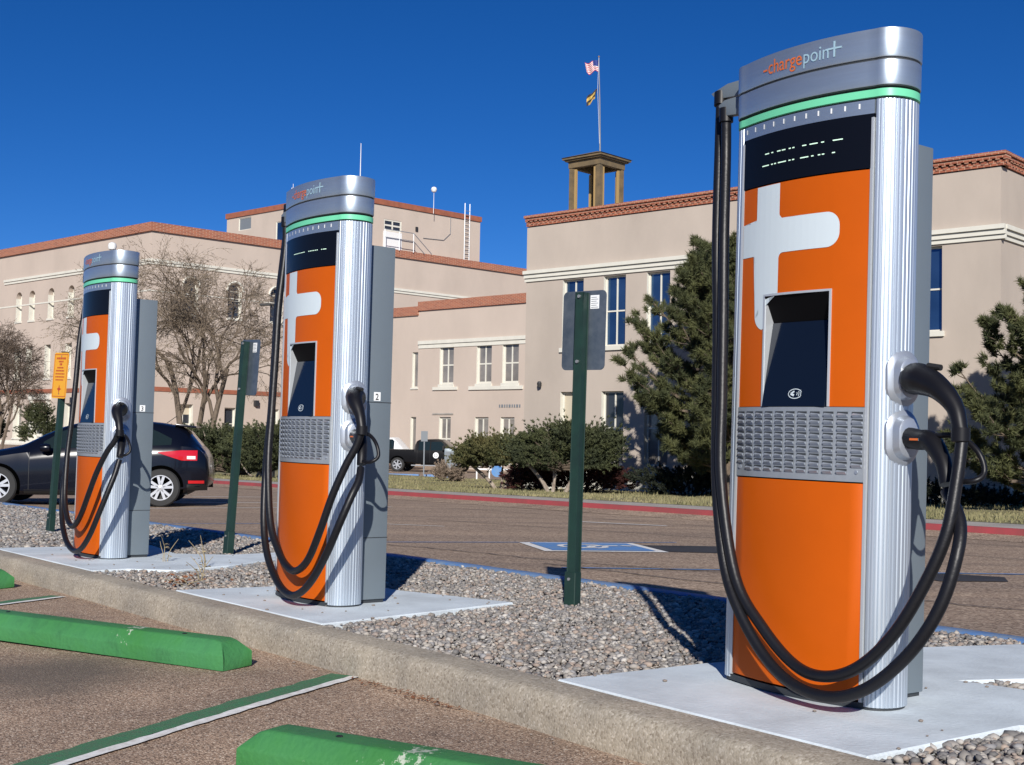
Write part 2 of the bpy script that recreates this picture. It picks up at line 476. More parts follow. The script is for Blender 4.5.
def kerb(name, prof, a0, a1, step, material, joints=(), jit=0.0):
    """profile (d, dz) swept along the kerb line"""
    b = MB(); n = len(prof)
    aa = []; a = a0
    while a < a1: aa.append(a); a += step
    aa.append(a1)
    for jn in joints: aa += [jn - 0.007, jn - 0.0065, jn, jn + 0.0065, jn + 0.007]
    aa = sorted(aa); vs = []; fs = []
    for a in aa:
        dig = 0.010 if any(abs(a - jn) < 0.003 for jn in joints) else 0
        for d, z in prof:
            jj = jit * (math.sin(a * 7.3) + math.sin(a * 3.1 + 1)) 
            x, y = W2(a, d + jj)
            vs.append((x, y, G(x, y) + z - (dig if z > -0.12 else 0)))
    for i in range(len(aa) - 1):
        for k in range(n - 1):
            p = i * n + k; fs.append((p, p + n, p + n + 1, p + 1))
    b.add(vs, fs)
    o = b.build(name, material, smooth=True, angle=60, fixn=False)
    return tag(o, kind='structure')
kerb('kerb', [(2.865, -0.30), (2.865, -0.135), (2.872, -0.06), (2.878, -0.028), (2.892, -0.010), (2.915, -0.001), (3.04, 0.0), (3.045, -0.08)], -10, 34, 0.35, M['curb'], joints=(-1.2, 1.9, 5.35, 8.3, 11.4, 14.5), jit=0.003)
kerb('blue_kerb', [(5.60, -0.08), (5.605, -0.004), (5.62, 0.0), (5.73, -0.002), (5.755, -0.02), (5.765, -0.30)], -10, 34, 0.35, M['curb_blue'], joints=(2.5, 5.9, 8.9, 12.1), jit=0.003)
kerb('gutter', [(14.9, -0.142), (15.355, -0.085)], -16, 110, 0.8, M['asphalt_road'])
kerb('red_kerb', [(15.35, -0.35), (15.36, -0.01), (15.38, 0.0), (15.43, 0.001), (15.435, -0.1)], -16, 110, 0.8, M['curb_red'], jit=0.004)
sheet_ad('pavement', -16, 110, 15.432, 16.75, 160, 3, G, M['walk'], -0.004, kind='structure')

# lawn (dry grass) behind the pavement
def lawn_limit(a): return 31.0 if a < 26 else 27.0
b = MB(); vs = []; fs = []; na = 150
for i in range(na + 1):
    a = -16 + 90 * i / na
    for j in range(13):
        d = 16.74 + (34.0 - 16.74) * j / 12
        x, y = W2(a, d)
        vs.append((x, y, G(x, y) + 0.0 + 0.03 * math.sin(a * 1.3 + j) * (1 if 0 < j < 12 else 0)))
for i in range(na):
    for j in range(12):
        p = i * 13 + j; fs.append((p, p + 1, p + 14, p + 13))
b.add(vs, fs)
o = b.build('lawn', M['dry_grass'])
if o.data.polygons[0].normal.z < 0: o.data.flip_normals()
tag(o, kind='structure')
# grass blades over the lawn : stuff
n = 60000
aa = RNG.uniform(-2, 50, n); dd = 16.75 + RNG.random(n) ** 1.2 * 16
X = EA.x * aa + ED.x * dd; Y = EA.y * aa + ED.y * dd
Z = np.array([G(x, y) for x, y in zip(X, Y)])
ang = RNG.uniform(0, PI, n); h = RNG.uniform(0.02, 0.065, n) * (1 + 0.8 * (np.sin(aa * 2.1) * np.sin(dd * 1.7) > 0.4)); w = RNG.uniform(0.012, 0.03, n)
V = np.zeros((n, 3, 3)); V[:, 0] = np.c_[X - np.cos(ang) * w, Y - np.sin(ang) * w, Z - 0.01]; V[:, 1] = np.c_[X + np.cos(ang) * w, Y + np.sin(ang) * w, Z - 0.01]
V[:, 2] = np.c_[X + RNG.normal(0, 0.02, n), Y + RNG.normal(0, 0.02, n), Z + h]
tag(np_mesh('grass', V.reshape(-1, 3), np.arange(3 * n).reshape(n, 3), [M['blade'], M['dry_grass']], matidx=RNG.integers(0, 2, n)), kind='stuff', label='short dry straw coloured grass of the lawn behind the red kerb')

# ------------------------------------------------------------------ painted markings
def strip_on(name, p0, p1, w, material, dz, label=None, fz=GR):
    p0, p1 = Vector((*p0, 0)), Vector((*p1, 0)); t = (p1 - p0).normalized(); s_ = Vector((-t.y, t.x, 0)) * w / 2
    L_ = (p1 - p0).length; n = max(2, int(L_ / 0.06)); b = MB(); vs = []; fs = []
    for i in range(n + 1):
        c = p0 + t * L_ * i / n
        for sg in (-1, 1):
            q = c + s_ * sg * (1 + random.uniform(-0.2, 0.2) * min(1, 0.05 / w * 1.5))
            vs.append((q.x, q.y, fz(q.x, q.y) + dz))
    for i in range(n): fs.append((2 * i, 2 * i + 2, 2 * i + 3, 2 * i + 1))
    b.add(vs, fs); o = b.build(name, material)
    if o.data.polygons[0].normal.z < 0: o.data.flip_normals()
    return tag(o, kind='structure')
sd = Vector((0.414, 0.910, 0)); sn = Vector((0.910, -0.414, 0))
def stripe(end, length):
    e = Vector((*end, 0))
    a = e - sd * length
    strip_on('green_line', (a - sn * 0.055)[:2], (e - sn * 0.055)[:2], 0.105, M['green_line'], 0.009)
    strip_on('white_line', (a + sn * 0.022)[:2], (e + sn * 0.022 - sd * .02)[:2], 0.045, M['white_paint'], 0.011)
stripe((-0.66, 5.55), 5.0)
stripe((-2.87, 8.32), 5.0)
stripe((1.55, 2.78), 4.0)
# road: lane dividers and disabled bay symbol
def road_line(a0, d0, a1, d1, w=0.09, m_='white_paint'):
    strip_on('bay_line', W2(a0, d0), W2(a1, d1), w, M[m_], 0.006)
road_line(14.68, 12.6, 13.3, 13.1, 0.10)
road_line(15.3, 9.3, 14.3, 9.9, 0.05)
road_line(22.6, 8.4, 21.9, 13.2, 0.10)
road_line(20.4, 7.8, 19.9, 12.6, 0.08)
road_line(25.5, 11.2, 24.9, 12.6, 0.10)
road_line(6.9, 5.9, 2.5, 6.9, 0.05, 'blue_paint')
road_line(12.6, 6.0, 10.6, 10.6, 0.05, 'blue_paint')
road_line(16.3, 6.0, 15.2, 9.4, 0.05, 'blue_paint')
road_line(8.6, 7.2, 5.2, 12.0, 0.06, 'blue_paint')
ada = [W2(11.37, 8.88), W2(10.18, 8.30), W2(9.5, 9.40), W2(10.70, 10.0)]
tag(poly_sheet('disabled_bay_symbol', ada, GR, M['white_paint'], 0.006), kind='structure')
cx_ = sum(p[0] for p in ada) / 4; cy_ = sum(p[1] for p in ada) / 4
ada2 = [(cx_ + (x - cx_) * 0.84, cy_ + (y - cy_) * 0.84) for x, y in ada]
tag(poly_sheet('symbol_field', ada2, GR, M['blue_paint'], 0.010), kind='structure')
# wheelchair figure, painted flat in white on the blue field
def ada_pt(u, v):
    A, B, C_, D = [Vector((*p, 0)) for p in ada2]
    q = (A * (1 - u) + B * u) * (1 - v) + (D * (1 - u) + C_ * u) * v
    return (q.x, q.y)
wc = MB()
def flat_seg(pts, w):
    for i in range(len(pts) - 1):
        p, q = Vector((*pts[i], 0)), Vector((*pts[i + 1], 0)); t = (q - p).normalized(); s_ = Vector((-t.y, t.x, 0)) * w / 2
        Q = [p - s_, q - s_, q + s_, p + s_]
        wc.add([(k.x, k.y, GR(k.x, k.y) + 0.014) for k in Q], [(0, 1, 2, 3)])
flat_seg([ada_pt(0.5 + 0.26 * math.cos(t), 0.42 + 0.22 * math.sin(t)) for t in np.linspace(0.3, 5.2, 14)], 0.07)
flat_seg([ada_pt(0.40, 0.80), ada_pt(0.46, 0.50), ada_pt(0.66, 0.48), ada_pt(0.78, 0.22)], 0.09)
flat_seg([ada_pt(0.36, 0.92), ada_pt(0.42, 0.86)], 0.14)
tag(wc.build('wheelchair_figure', M['white_paint']), kind='structure')
M['tar'] = mat('tar_patch', (0.028, 0.028, 0.032), 0.8, var=0.3, vscale=2)
tag(poly_sheet('tar_patch', [W2(10.45, 9.86), W2(9.62, 9.42), W2(8.95, 10.1), W2(9.3, 10.9), W2(9.86, 10.7)], GR, M['tar'], 0.005), kind='structure')
tag(poly_sheet('tar_patch', [W2(6.75, 9.45), W2(6.2, 9.25), W2(5.9, 9.75), W2(6.15, 10.1), W2(6.7, 9.9)], GR, M['tar'], 0.005), kind='structure')
for (a0, d0, a1, d1) in [(12.6, 7.0, 7.2, 8.2), (16, 10.8, 6, 12.4), (9.0, 7.3, 3.0, 8.0), (20, 13.3, 5, 14.3)]:
    pts = []
    for k in range(30):
        t = k / 29; a = a0 + (a1 - a0) * t; d = d0 + (d1 - d0) * t + 0.10 * math.sin(7 * t + a0) + random.uniform(-.04, .04)
        pts.append(W2(a, d))
    b = MB()
    for k in range(29):
        p, q = Vector((*pts[k], 0)), Vector((*pts[k + 1], 0)); t = (q - p).normalized(); s_ = Vector((-t.y, t.x, 0)) * 0.012
        Q = [p - s_, q - s_, q + s_, p + s_]; b.add([(v.x, v.y, GR(v.x, v.y) + 0.008) for v in Q], [(0, 1, 2, 3)])
    tag(b.build('crack_seal', M['tar']), kind='structure')

# ------------------------------------------------------------------ concrete pads
pads = [
    [(3.66, 3.05), (3.62, 3.78), (3.50, 4.75), (3.24, 5.45), (2.74, 5.40), (2.70, 4.60), (2.82, 4.34), (2.60, 4.38), (1.9, 4.3), (2.26, 3.80), (2.28, 3.05)],
    [(7.15, 3.05), (7.00, 4.22), (6.52, 4.20), (5.69, 4.42), (5.44, 3.18), (5.42, 3.05)],
    [(10.8, 3.05), (10.6, 4.30), (9.67, 4.12), (9.40, 4.45), (9.45, 4.95), (8.95, 4.70), (8.50, 4.02), (8.33, 3.55), (8.57, 3.30), (8.55, 3.05)],
]
PADPOLY = []
for k, pl in enumerate(pads):
    b = MB(); pts = [W2(a, d) for a, d in pl]; PADPOLY.append(pl)
    # rounded-in corners, 3 cm proud slab
    n = len(pts); top = [(x, y, G(x, y) + 0.003) for x, y in pts]; bot = [(x, y, G(x, y) - 0.12) for x, y in pts]
    cxp = sum(p[0] for p in pts) / n; cyp = sum(p[1] for p in pts) / n
    b.add(top + bot, [tuple(range(n))] + [(i, n + i, n + (i + 1) % n, (i + 1) % n) for i in range(n)])
    o = b.build('concrete_pad', M['pad'], fixn=True, bevel=0.006)
    tag(o, kind='structure')

def inpoly(a, d, poly):
    c = False; n = len(poly)
    for i in range(n):
        (x1, y1), (x2, y2) = poly[i], poly[(i + 1) % n]
        if (y1 > d) != (y2 > d) and a < (x2 - x1) * (d - y1) / (y2 - y1) + x1: c = not c
    return c

# ------------------------------------------------------------------ loose gravel: stuff
mt, nt, bb = newmat('river_gravel')
at = nt.nodes.new("ShaderNodeAttribute"); at.attribute_name = "stone"
nt.links.new(at.outputs["Color"], bb.inputs["Base Color"]); bb.inputs["Roughness"].default_value = 0.75
M['gravel'] = mt
t_ = (1 + 5 ** 0.5) / 2
ICO = np.array([(-1, t_, 0), (1, t_, 0), (-1, -t_, 0), (1, -t_, 0), (0, -1, t_), (0, 1, t_), (0, -1, -t_), (0, 1, -t_), (t_, 0, -1), (t_, 0, 1), (-t_, 0, -1), (-t_, 0, 1)]) / math.sqrt(1 + t_ * t_)
ICF = np.array([(0, 11, 5), (0, 5, 1), (0, 1, 7), (0, 7, 10), (0, 10, 11), (1, 5, 9), (5, 11, 4), (11, 10, 2), (10, 7, 6), (7, 1, 8), (3, 9, 4), (3, 4, 2), (3, 2, 6), (3, 6, 8), (3, 8, 9), (4, 9, 5), (2, 4, 11), (6, 2, 10), (8, 6, 7), (9, 8, 1)])
PAL = np.array([(0.30, 0.27, 0.24), (0.20, 0.18, 0.165), (0.40, 0.36, 0.31), (0.26, 0.19, 0.15), (0.14, 0.135, 0.135), (0.48, 0.45, 0.41), (0.33, 0.24, 0.18), (0.22, 0.22, 0.23), (0.08, 0.078, 0.08), (0.17, 0.15, 0.13)])
def gravel(specs):
    P = []; S = []
    for (a0, a1, dens, r0, r1) in specs:
        nn = int((a1 - a0) * 2.56 * dens)
        a = RNG.uniform(a0, a1, nn); d = RNG.uniform(3.05, 5.60, nn)
        ok = np.ones(nn, bool)
        for i in range(nn):
            for pl in PADPOLY:
                if inpoly(a[i], d[i], pl):
                    # a few strays near pad edges only
                    ok[i] = False; break
        a, d = a[ok], d[ok]
        P.append(np.c_[a, d]); S.append(r0 + (r1 - r0) * RNG.random(len(a)) ** 2.0)
    P = np.concatenate(P); S = np.concatenate(S)
    n = len(P)
    X = EA.x * P[:, 0] + ED.x * P[:, 1]; Y = EA.y * P[:, 0] + ED.y * P[:, 1]
    Z = np.where(Y < 5, 0, -0.013 * (Y - 5)) - 0.022 + RNG.uniform(-0.004, 0.016, n) + 0.008 * np.sin(X * 5) * np.sin(Y * 4)
    sc = np.c_[RNG.uniform(0.8, 1.4, n), RNG.uniform(0.7, 1.1, n), RNG.uniform(0.45, 0.8, n)] * S[:, None]
    th = RNG.uniform(0, 2 * PI, n); tl = RNG.normal(0, 0.35, n)
    base = ICO[None] * (1 + RNG.uniform(-0.22, 0.22, (n, 12, 1)))
    v = base * sc[:, None, :]
    ct, st = np.cos(tl)[:, None], np.sin(tl)[:, None]
    v = np.stack([v[..., 0], v[..., 1] * ct - v[..., 2] * st, v[..., 1] * st + v[..., 2] * ct], -1)
    c, s_ = np.cos(th)[:, None], np.sin(th)[:, None]
    v = np.stack([v[..., 0] * c - v[..., 1] * s_, v[..., 0] * s_ + v[..., 1] * c, v[..., 2]], -1)
    v += np.stack([X, Y, Z], -1)[:, None, :]
    T = (ICF[None] + (np.arange(n) * 12)[:, None, None]).reshape(-1, 3)
    cc = (PAL[RNG.integers(0, len(PAL), n)] * 0.62 + 0.38 * np.array([0.27, 0.255, 0.235])) * RNG.uniform(0.8, 1.2, (n, 1))
    cc = np.clip(np.c_[cc, np.ones(n)], 0, 1)
    cc = np.repeat(cc, 12, axis=0)
    o = np_mesh('gravel', v.reshape(-1, 3), T, M['gravel'], colors=cc, smooth=True)
    tag(o, label='loose grey and tan river gravel filling the island between the kerbs', kind='stuff')
gravel([(0.4, 3.0, 2900, 0.008, 0.024), (3.0, 6.0, 3400, 0.006, 0.020), (6.0, 10.5, 2000, 0.008, 0.020), (10.5, 19, 800, 0.012, 0.028), (19, 32, 250, 0.02, 0.04)])
b = MB()
for k in range(150):      # strays kicked on to the pads and into the gutter
    pl = pads[k % 3]; a = random.uniform(min(q[0] for q in pl), max(q[0] for q in pl)); d = 3.06 + 1.4 * random.random() ** .7
    if k % 2 and not inpoly(a, d, pl): continue
    if k % 5 == 0: d = 2.84 - abs(random.gauss(0, .05)); a = random.uniform(2, 9)
    x, y = W2(a, d); z = (G(x, y) + .006) if d > 3 else (GR(x, y) + .008); s_ = random.uniform(.004, .010)
    b.add([(x + q[0] * s_ * random.uniform(.8, 1.3), y + q[1] * s_, z + q[2] * s_ * .6) for q in ICO], [tuple(int(i) for i in f) for f in ICF])
tag(b.build('stray_pebbles', M['stray'], smooth=True), label='few loose pebbles scattered over the concrete pads and kerb gutter', kind='stuff')
#--OBJECTS--
# ================================================================== charging stations
WP = 0.297        # half width of the front panel
def arc(x, off=0.0):
    x = max(-WP, min(WP, x)); return -0.100 - 0.045 * (1 - (x / WP) ** 2) - off
def outline(off=0.0, flutes=0, n=20):
    """closed plan outline of the lens shaped column, counter-clockwise seen from above, from front left"""
    pts = [(WP * (2 * k / n - 1), arc(WP * (2 * k / n - 1), off)) for k in range(n + 1)]
    def side(sg):
        q = []
        m_ = 24
        for k in range(1, m_):
            t = -PI / 2 + PI * k / m_
            q.append((WP + (0.076 + off) * math.cos(t), (0.100 + off) * math.sin(t)))
        return q
    r_ = side(1)
    back = [(WP * (1 - 2 * k / 8), 0.100 + off) for k in range(9)]
    l_ = [(-x, y) for x, y in reversed(r_)]
    return pts + r_ + back + l_
def ring_prism(b, pts, z0, z1, cap0=True, cap1=True):
    n = len(pts); vs = [(x, y, z0) for x, y in pts] + [(x, y, z1) for x, y in pts]
    fs = [(i, (i + 1) % n, n + (i + 1) % n, n + i) for i in range(n)]
    if cap0: fs.append(tuple(reversed(range(n))))
    if cap1: fs.append(tuple(range(n, 2 * n)))
    b.add(vs, fs)
def arc_panel(b, x0, x1, z0, z1, off, th, n=12):
    xs_ = [x0 + (x1 - x0) * k / n for k in range(n + 1)]
    poly = [(x, arc(x, off)) for x in xs_] + [(x, arc(x, off) + th) for x in reversed(xs_)]
    b.prism(poly, z0, z1)
def wrap_poly_mesh(name, bm, off, material, parent, thick=0.0, arcf=arc, step=0.03):
    """2-D mesh in (x, z) bent on to the curved front"""
    x = -0.36
    while x < 0.36:
        bmesh.ops.bisect_plane(bm, geom=bm.verts[:] + bm.edges[:] + bm.faces[:], plane_co=(x, 0, 0), plane_no=(1, 0, 0)); x += step
    for v in bm.verts: v.co.y = arcf(v.co.x, off)
    bmesh.ops.recalc_face_normals(bm, faces=bm.faces)
    bm.normal_update()
    if sum(f.normal.y * f.calc_area() for f in bm.faces) > 0: bmesh.ops.reverse_faces(bm, faces=bm.faces)
    me = bpy.data.meshes.new(name); bm.to_mesh(me); bm.free()
    me.materials.append(material)
    return link(name, me, parent)
def text_bm(body, size, cx_, cz_, sx=1.0, bold=0.0):
    cu = bpy.data.curves.new("t", 'FONT'); cu.body = body; cu.size = size; cu.align_x = 'LEFT'; cu.offset = bold
    cu.resolution_u = 3
    ob = bpy.data.objects.new("t", cu); col.objects.link(ob)
    dg = bpy.context.evaluated_depsgraph_get(); dg.update()
    me = bpy.data.meshes.new_from_object(ob.evaluated_get(dg))
    bm = bmesh.new(); bm.from_mesh(me)
    bpy.data.objects.remove(ob); bpy.data.curves.remove(cu); bpy.data.meshes.remove(me)
    for v in bm.verts:
        v.co = Vector((cx_ + v.co.x * sx, 0, cz_ + v.co.y))
    return bm
def rect_in(bm, x0, x1, z0, z1):
    vs = [bm.verts.new(p) for p in ((x0, 0, z0), (x1, 0, z0), (x1, 0, z1), (x0, 0, z1))]; bm.faces.new(vs)

SX0, SX1, SZ0, SZ1 = -0.140, 0.150, 1.012, 1.412     # screen recess

def make_station(label, number, led_rows, A, B, upper, lower):
    root = empty('charging_station')
    tag(root, label, 'charger', 'vehicle charging stations on the gravel island')
    # plinth
    b = MB(); ring_prism(b, outline(-0.006), 0.0, 0.022); b.box(-0.255, 0.255, 0.1, 0.275, 0.0, 0.02); b.build('plinth', M['cab_seam'], root)
    # fluted columns, left and right
    for sg in (1, -1):
        pts = []; m_ = 17 * 6
        for k in range(m_ + 1):
            t = -PI / 2 + PI * k / m_
            fl = (-0.0030, -0.0003, 0.0, 0.0002, 0.0, -0.0003)[k % 6]
            pts.append((WP + 0.003 + (0.073 + fl) * math.cos(t), (0.100 + fl) * math.sin(t)))
        pts.append((WP + 0.003, 0.098)); pts.insert(0, (WP + 0.003, -0.098))
        poly = [(sg * x, y) for x, y in pts]
        b = MB(); b.prism(poly, 0.012, 2.062)
        b.build('fluted_column', M['alu'], root, smooth=True, angle=28)
    # back shell
    b = MB(); b.box(-WP, WP, -0.02, 0.100, 0.022, 2.06); b.build('back_shell', M['cabinet'], root)
    # panels
    b = MB(); arc_panel(b, -WP + 0.012, WP - 0.012, 0.030, 0.752, 0.0, 0.06); b.build('lower_panel', M['orange_paint'], root, bevel=0.0015, smooth=True)
    b = MB()
    for (x0, x1, z0, z1) in ((-WP + .012, SX0 - .008, SZ0, 1.822), (SX1 + .008, WP - .012, SZ0, 1.822), (SX0 - .008, SX1 + .008, SZ1 + .008, 1.822)):
        arc_panel(b, x0, x1, z0, z1, 0.0, 0.05, 8)
    up_ = b.build('upper_panel', M['orange_paint'], root, smooth=True, angle=30)
    # cross shaped emblem (bar + rounded ends)
    def rr(cx1, cz1, r_, a0, a1, n=8): return [(cx1 + r_ * math.cos(a0 + (a1 - a0) * k / n), cz1 + r_ * math.sin(a0 + (a1 - a0) * k / n)) for k in range(n + 1)]
    bm = bmesh.new()
    VL, VR = -0.200, -0.078; HZ0, HZ1 = 1.566, 1.690; HR = 0.182
    left = -WP + 0.0135
    poly = [(left, HZ0)] + rr(VL - .015, HZ0 - .015, .015, PI / 2, 0, 4) + rr(VL + 0.055, 1.315 + 0.03, 0.055, PI, PI * 1.5 - 0.25, 8)
    poly += [(SX0 - .009, 1.296), (SX0 - .009, SZ1 + 0.009), (VR, SZ1 + 0.009)]
    poly += rr(VR + .02, HZ0 - .02, .02, PI, PI / 2, 4) + rr(HR - 0.05, HZ0 + 0.05, 0.05, -PI / 2, 0, 8) + rr(HR - 0.05, HZ1 - 0.05, 0.05, 0, PI / 2, 8)
    poly += rr(VR + .02, HZ1 + .02, .02, -PI / 2, -PI, 4) + [(VR, 1.820), (VL, 1.820)] + rr(VL - .015, HZ1 + .015, .015, 0, -PI / 2, 4) + [(left, HZ1)]
    vs_ = [bm.verts.new((x, 0, z)) for x, z in poly]; bm.faces.new(vs_)
    bmesh.ops.triangulate(bm, faces=bm.faces)
    wrap_poly_mesh('emblem', bm, 0.0016, M['logo_grey'], up_)
    # side trims
    for sg in (-1, 1):
        b = MB(); x = sg * (WP - 0.0055); b.prism([(x - .0055, arc(x) + .04), (x + .0055, arc(x) + .04), (x + .0055, arc(x) - .004), (x - .0055, arc(x) - .004)], 0.024, 2.0)
        b.build('side_trim', M['trim'], root)
    # touch screen recess
    b = MB()
    fr = 0.008
    for (x0, x1, z0, z1) in ((SX0 - fr, SX0, SZ0, SZ1), (SX1, SX1 + fr, SZ0, SZ1), (SX0 - fr, SX1 + fr, SZ1, SZ1 + fr)):
        arc_panel(b, x0, x1, z0, z1, 0.004, 0.05, 6)
    # recess side walls
    zt = SZ1 - 0.095; yb = -0.092
    for x in (SX0, SX1):
        yf = arc(x)
        b.extrude_poly([(x, yf, SZ0), (x, yf, SZ1), (x, yb, SZ1), (x, yb, SZ0)], (0.003 if x < 0 else -0.003, 0, 0))
    fr_o = b.build('screen_surround', M['trim'], root)
    b = MB(); b.add([(SX0, -0.142, SZ1), (SX1, -0.142, SZ1), (SX1, yb, zt), (SX0, yb, zt)], [(0, 3, 2, 1)])
    b.build('screen_hood', M['black_header'], root)
    b = MB(); b.obox((SX0 + .004, yb - .004, zt), (SX1 - SX0 - .008, 0, 0), (0, -0.050, SZ0 - zt), (0, 0.012, 0.003))
    sc = b.build('touch_screen', M['screen'], root)
    # contactless mark on the glass
    b = MB(); 
    def onglass(u, v):   # u across (m), v up from bottom edge (m)
        L_ = math.hypot(0.050, zt - SZ0); t = v / L_
        return (u, yb - .004 - 0.050 * (1 - t) - 0.002, SZ0 + (zt - SZ0) * t + 0.0005)
    def gl(pts, w):
        for i in range(len(pts) - 1):
            p, q = Vector(pts[i]), Vector(pts[i + 1]); tt = (q - p).normalized(); s_ = Vector((-tt.y, tt.x)) * w / 2
            Q = [p - s_, q - s_, q + s_, p + s_]; b.add([onglass(k.x, k.y) for k in Q], [(0, 1, 2, 3)])
    cxg, czg = 0.012, 0.045
    gl([(cxg + 0.030 * math.cos(t), czg + 0.017 * math.sin(t)) for t in np.linspace(0.35, 5.9, 20)], 0.0028)
    for r_ in (0.010, 0.018, 0.026):
        gl([(cxg + 0.006 + (r_ - .01) + 0.004 * math.cos(t) , czg + 0.55 * r_ * math.sin(t)) for t in np.linspace(-1.2, 1.2, 5)], 0.0028)
    gl([(cxg - 0.020, czg), (cxg - 0.004, czg + 0.009)], 0.006); gl([(cxg - 0.020, czg), (cxg - 0.004, czg - 0.006)], 0.008)
    b.build('contactless_mark', M['logo_grey'], sc)
    # speaker / ventilation grille
    b = MB(); arc_panel(b, -WP + 0.012, WP - 0.012, 0.757, SZ0 - 0.002, 0.004, 0.05)
    gr = b.build('grille', mat_grille, root, smooth=True, angle=30)
    b = MB(); b2 = MB()
    for i in range(11):
        for j in range(9):
            x = -0.262 + i * 0.0525; z = 0.790 + j * 0.0243
            if j == 0 and i in (0, 10):
                y = arc(x, 0.004); b2.lathe([(0.0, -0.003 + y), (0.007, -0.003 + y), (0.007, y)], 10, 'y', (x, 0, z)); continue
            y = arc(x, 0.0052); w = 0.0195; h_ = 0.0100
            yl, yr = arc(x - w, .0052), arc(x + w, .0052)
            b.add([(x - w, yl, z - h_), (x + w, yr, z - h_), (x + w, yr, z + h_), (x - w, yl, z + h_)], [(0, 1, 2, 3)])  # flat dark sheet on the plate, painting the shade of an opening
            # scoop: wedge that stands out towards its lower right
            b2.add([(x - w + .004, yl - .0005, z + h_ * .55), (x + w, yr - .0005, z + h_ * .2), (x + w, yr - .011, z - h_ * .1), (x - w + .006, yl - .009, z - h_ * .1),
                    (x - w + .004, yl - .0005, z - h_), (x + w, yr - .0005, z - h_)],
                   [(3, 2, 1, 0), (4, 5, 2, 3), (0, 4, 3), (1, 2, 5)])
    b.build('grille_shade', M['cab_seam'], gr); b2.build('grille_scoops', M['bezel'], gr)
    # display
    b = MB(); arc_panel(b, -WP + 0.003, WP - 0.003, 1.826, 2.012, 0.003, 0.05); dsp = b.build('display', M['black_gloss'], root, smooth=True, angle=30)
    bm = bmesh.new()
    if led_rows:
        for z, segs in led_rows:
            for (x0, x1) in segs: rect_in(bm, x0 + .022, x1 + .022, z - 0.0019, z + 0.0019)
        wrap_poly_mesh('display_text', bm, 0.0042, M['led'], dsp)
    # sensor strip with ticks
    b = MB(); arc_panel(b, -WP + 0.001, WP - 0.001, 2.014, 2.062, 0.001, 0.05); st = b.build('sensor_strip', M['alu_dark'], root, smooth=True, angle=30)
    bm = bmesh.new()
    for k in range(11):
        x = -0.275 + k * 0.052; rect_in(bm, x - 0.003, x + 0.003, 2.034, 2.052)
    wrap_poly_mesh('tick_marks', bm, 0.0030, M['sticker'], st)
    # light band, cap
    b = MB(); ring_prism(b, outline(0.0035), 2.070, 2.096); lb = b.build('light_band', M['band_green'], root, smooth=True, angle=30)
    b = MB(); ring_prism(b, outline(-0.010), 2.02, 2.115); ring_prism(b, outline(0.002), 2.105, 2.21); b.build('cap_core', M['cab_seam'], root)
    b = MB(); ring_prism(b, outline(0.006), 2.108, 2.196); lo = b.build('cap_lower_ring', M['alu_dark'], root, smooth=True, angle=30, bevel=0.003, segs=2)
    b = MB(); ring_prism(b, outline(0.008), 2.203, 2.306); cp = b.build('cap_upper_ring', M['alu_dark'], root, smooth=True, angle=30, bevel=0.005, segs=2)
    # lettering on the cap
    bm = text_bm("charge", 0.074, -0.150, 2.231, 0.86, 0.0)
    CHEND = max(v.co.x for v in bm.verts) + 0.004
    rect_in(bm, -0.176, -0.154, 2.245, 2.252)
    wrap_poly_mesh('lettering', bm, 0.0105, M['logo_orange'], cp)
    bm = text_bm("poin", 0.074, CHEND, 2.231, 0.86, 0.0)
    xe = max(v.co.x for v in bm.verts)
    rect_in(bm, xe - 0.006, xe + 0.050, 2.2585, 2.2650); rect_in(bm, xe + 0.018, xe + 0.0255, 2.231, 2.258); rect_in(bm, xe + 0.018, xe + 0.0255, 2.2655, 2.287)
    lt = wrap_poly_mesh('lettering', bm, 0.0105, M['logo_blue'], cp)
    lt["label"] = "pale blue half of the cap lettering"
    # power cabinet at the back
    b = MB(); b.prism([(-0.266, 0.100), (0.266, 0.100), (0.266, 0.282), (-0.266, 0.282)], 0.020, 1.962)
    cb = b.build('power_cabinet', M['cabinet'], root, bevel=0.006, segs=2, smooth=True, angle=30)
    b = MB()
    for z in (0.357, 1.098): b.box(-0.2672, 0.2672, 0.104, 0.2832, z - 0.0022, z + 0.0022)
    b.box(0.262, 0.2672, 0.101, 0.106, 0.03, 1.95)
    b.build('panel_seam', M['cab_seam'], cb)
    b = MB(); b.box(0.2662, 0.2678, 0.170, 0.212, 1.106, 1.154); sk = b.build('number_sticker', M['sticker'], cb)
    bm = text_bm(number, 0.048, 0, 0, 0.9, 0.0008)
    for v in bm.verts: v.co = Vector((0.2686, 0.179 + v.co.x, 1.112 + v.co.z))
    bmesh.ops.recalc_face_normals(bm, faces=bm.faces)
    me = bpy.data.meshes.new('number'); bm.to_mesh(me); bm.free(); me.materials.append(M['black']); link('number', me, sk)
    # cable arms at the top left
    b = MB(); b.extrude_poly([(-0.33, .01, 2.305), (-0.50, .01, 2.300), (-0.590, .01, 2.275), (-0.560, .01, 2.247), (-0.33, .01, 2.232)], (0, 0.035, 0))
    b.build('cable_arm', M['cabinet'], root, bevel=0.006, segs=2, smooth=True)
    b = MB(); b.extrude_poly([(-0.33, -.05, 2.218), (-0.455, -.05, 2.214), (-0.490, -.05, 2.196), (-0.455, -.05, 2.150), (-0.33, -.05, 2.140)], (0, 0.035, 0))
    b.build('cable_arm', M['cabinet'], root, bevel=0.006, segs=2, smooth=True)
    # holsters on the right column
    nrm = Vector((math.cos(R(12)), -math.sin(R(12)), 0)); tan = Vector((math.sin(R(12)), math.cos(R(12)), 0))
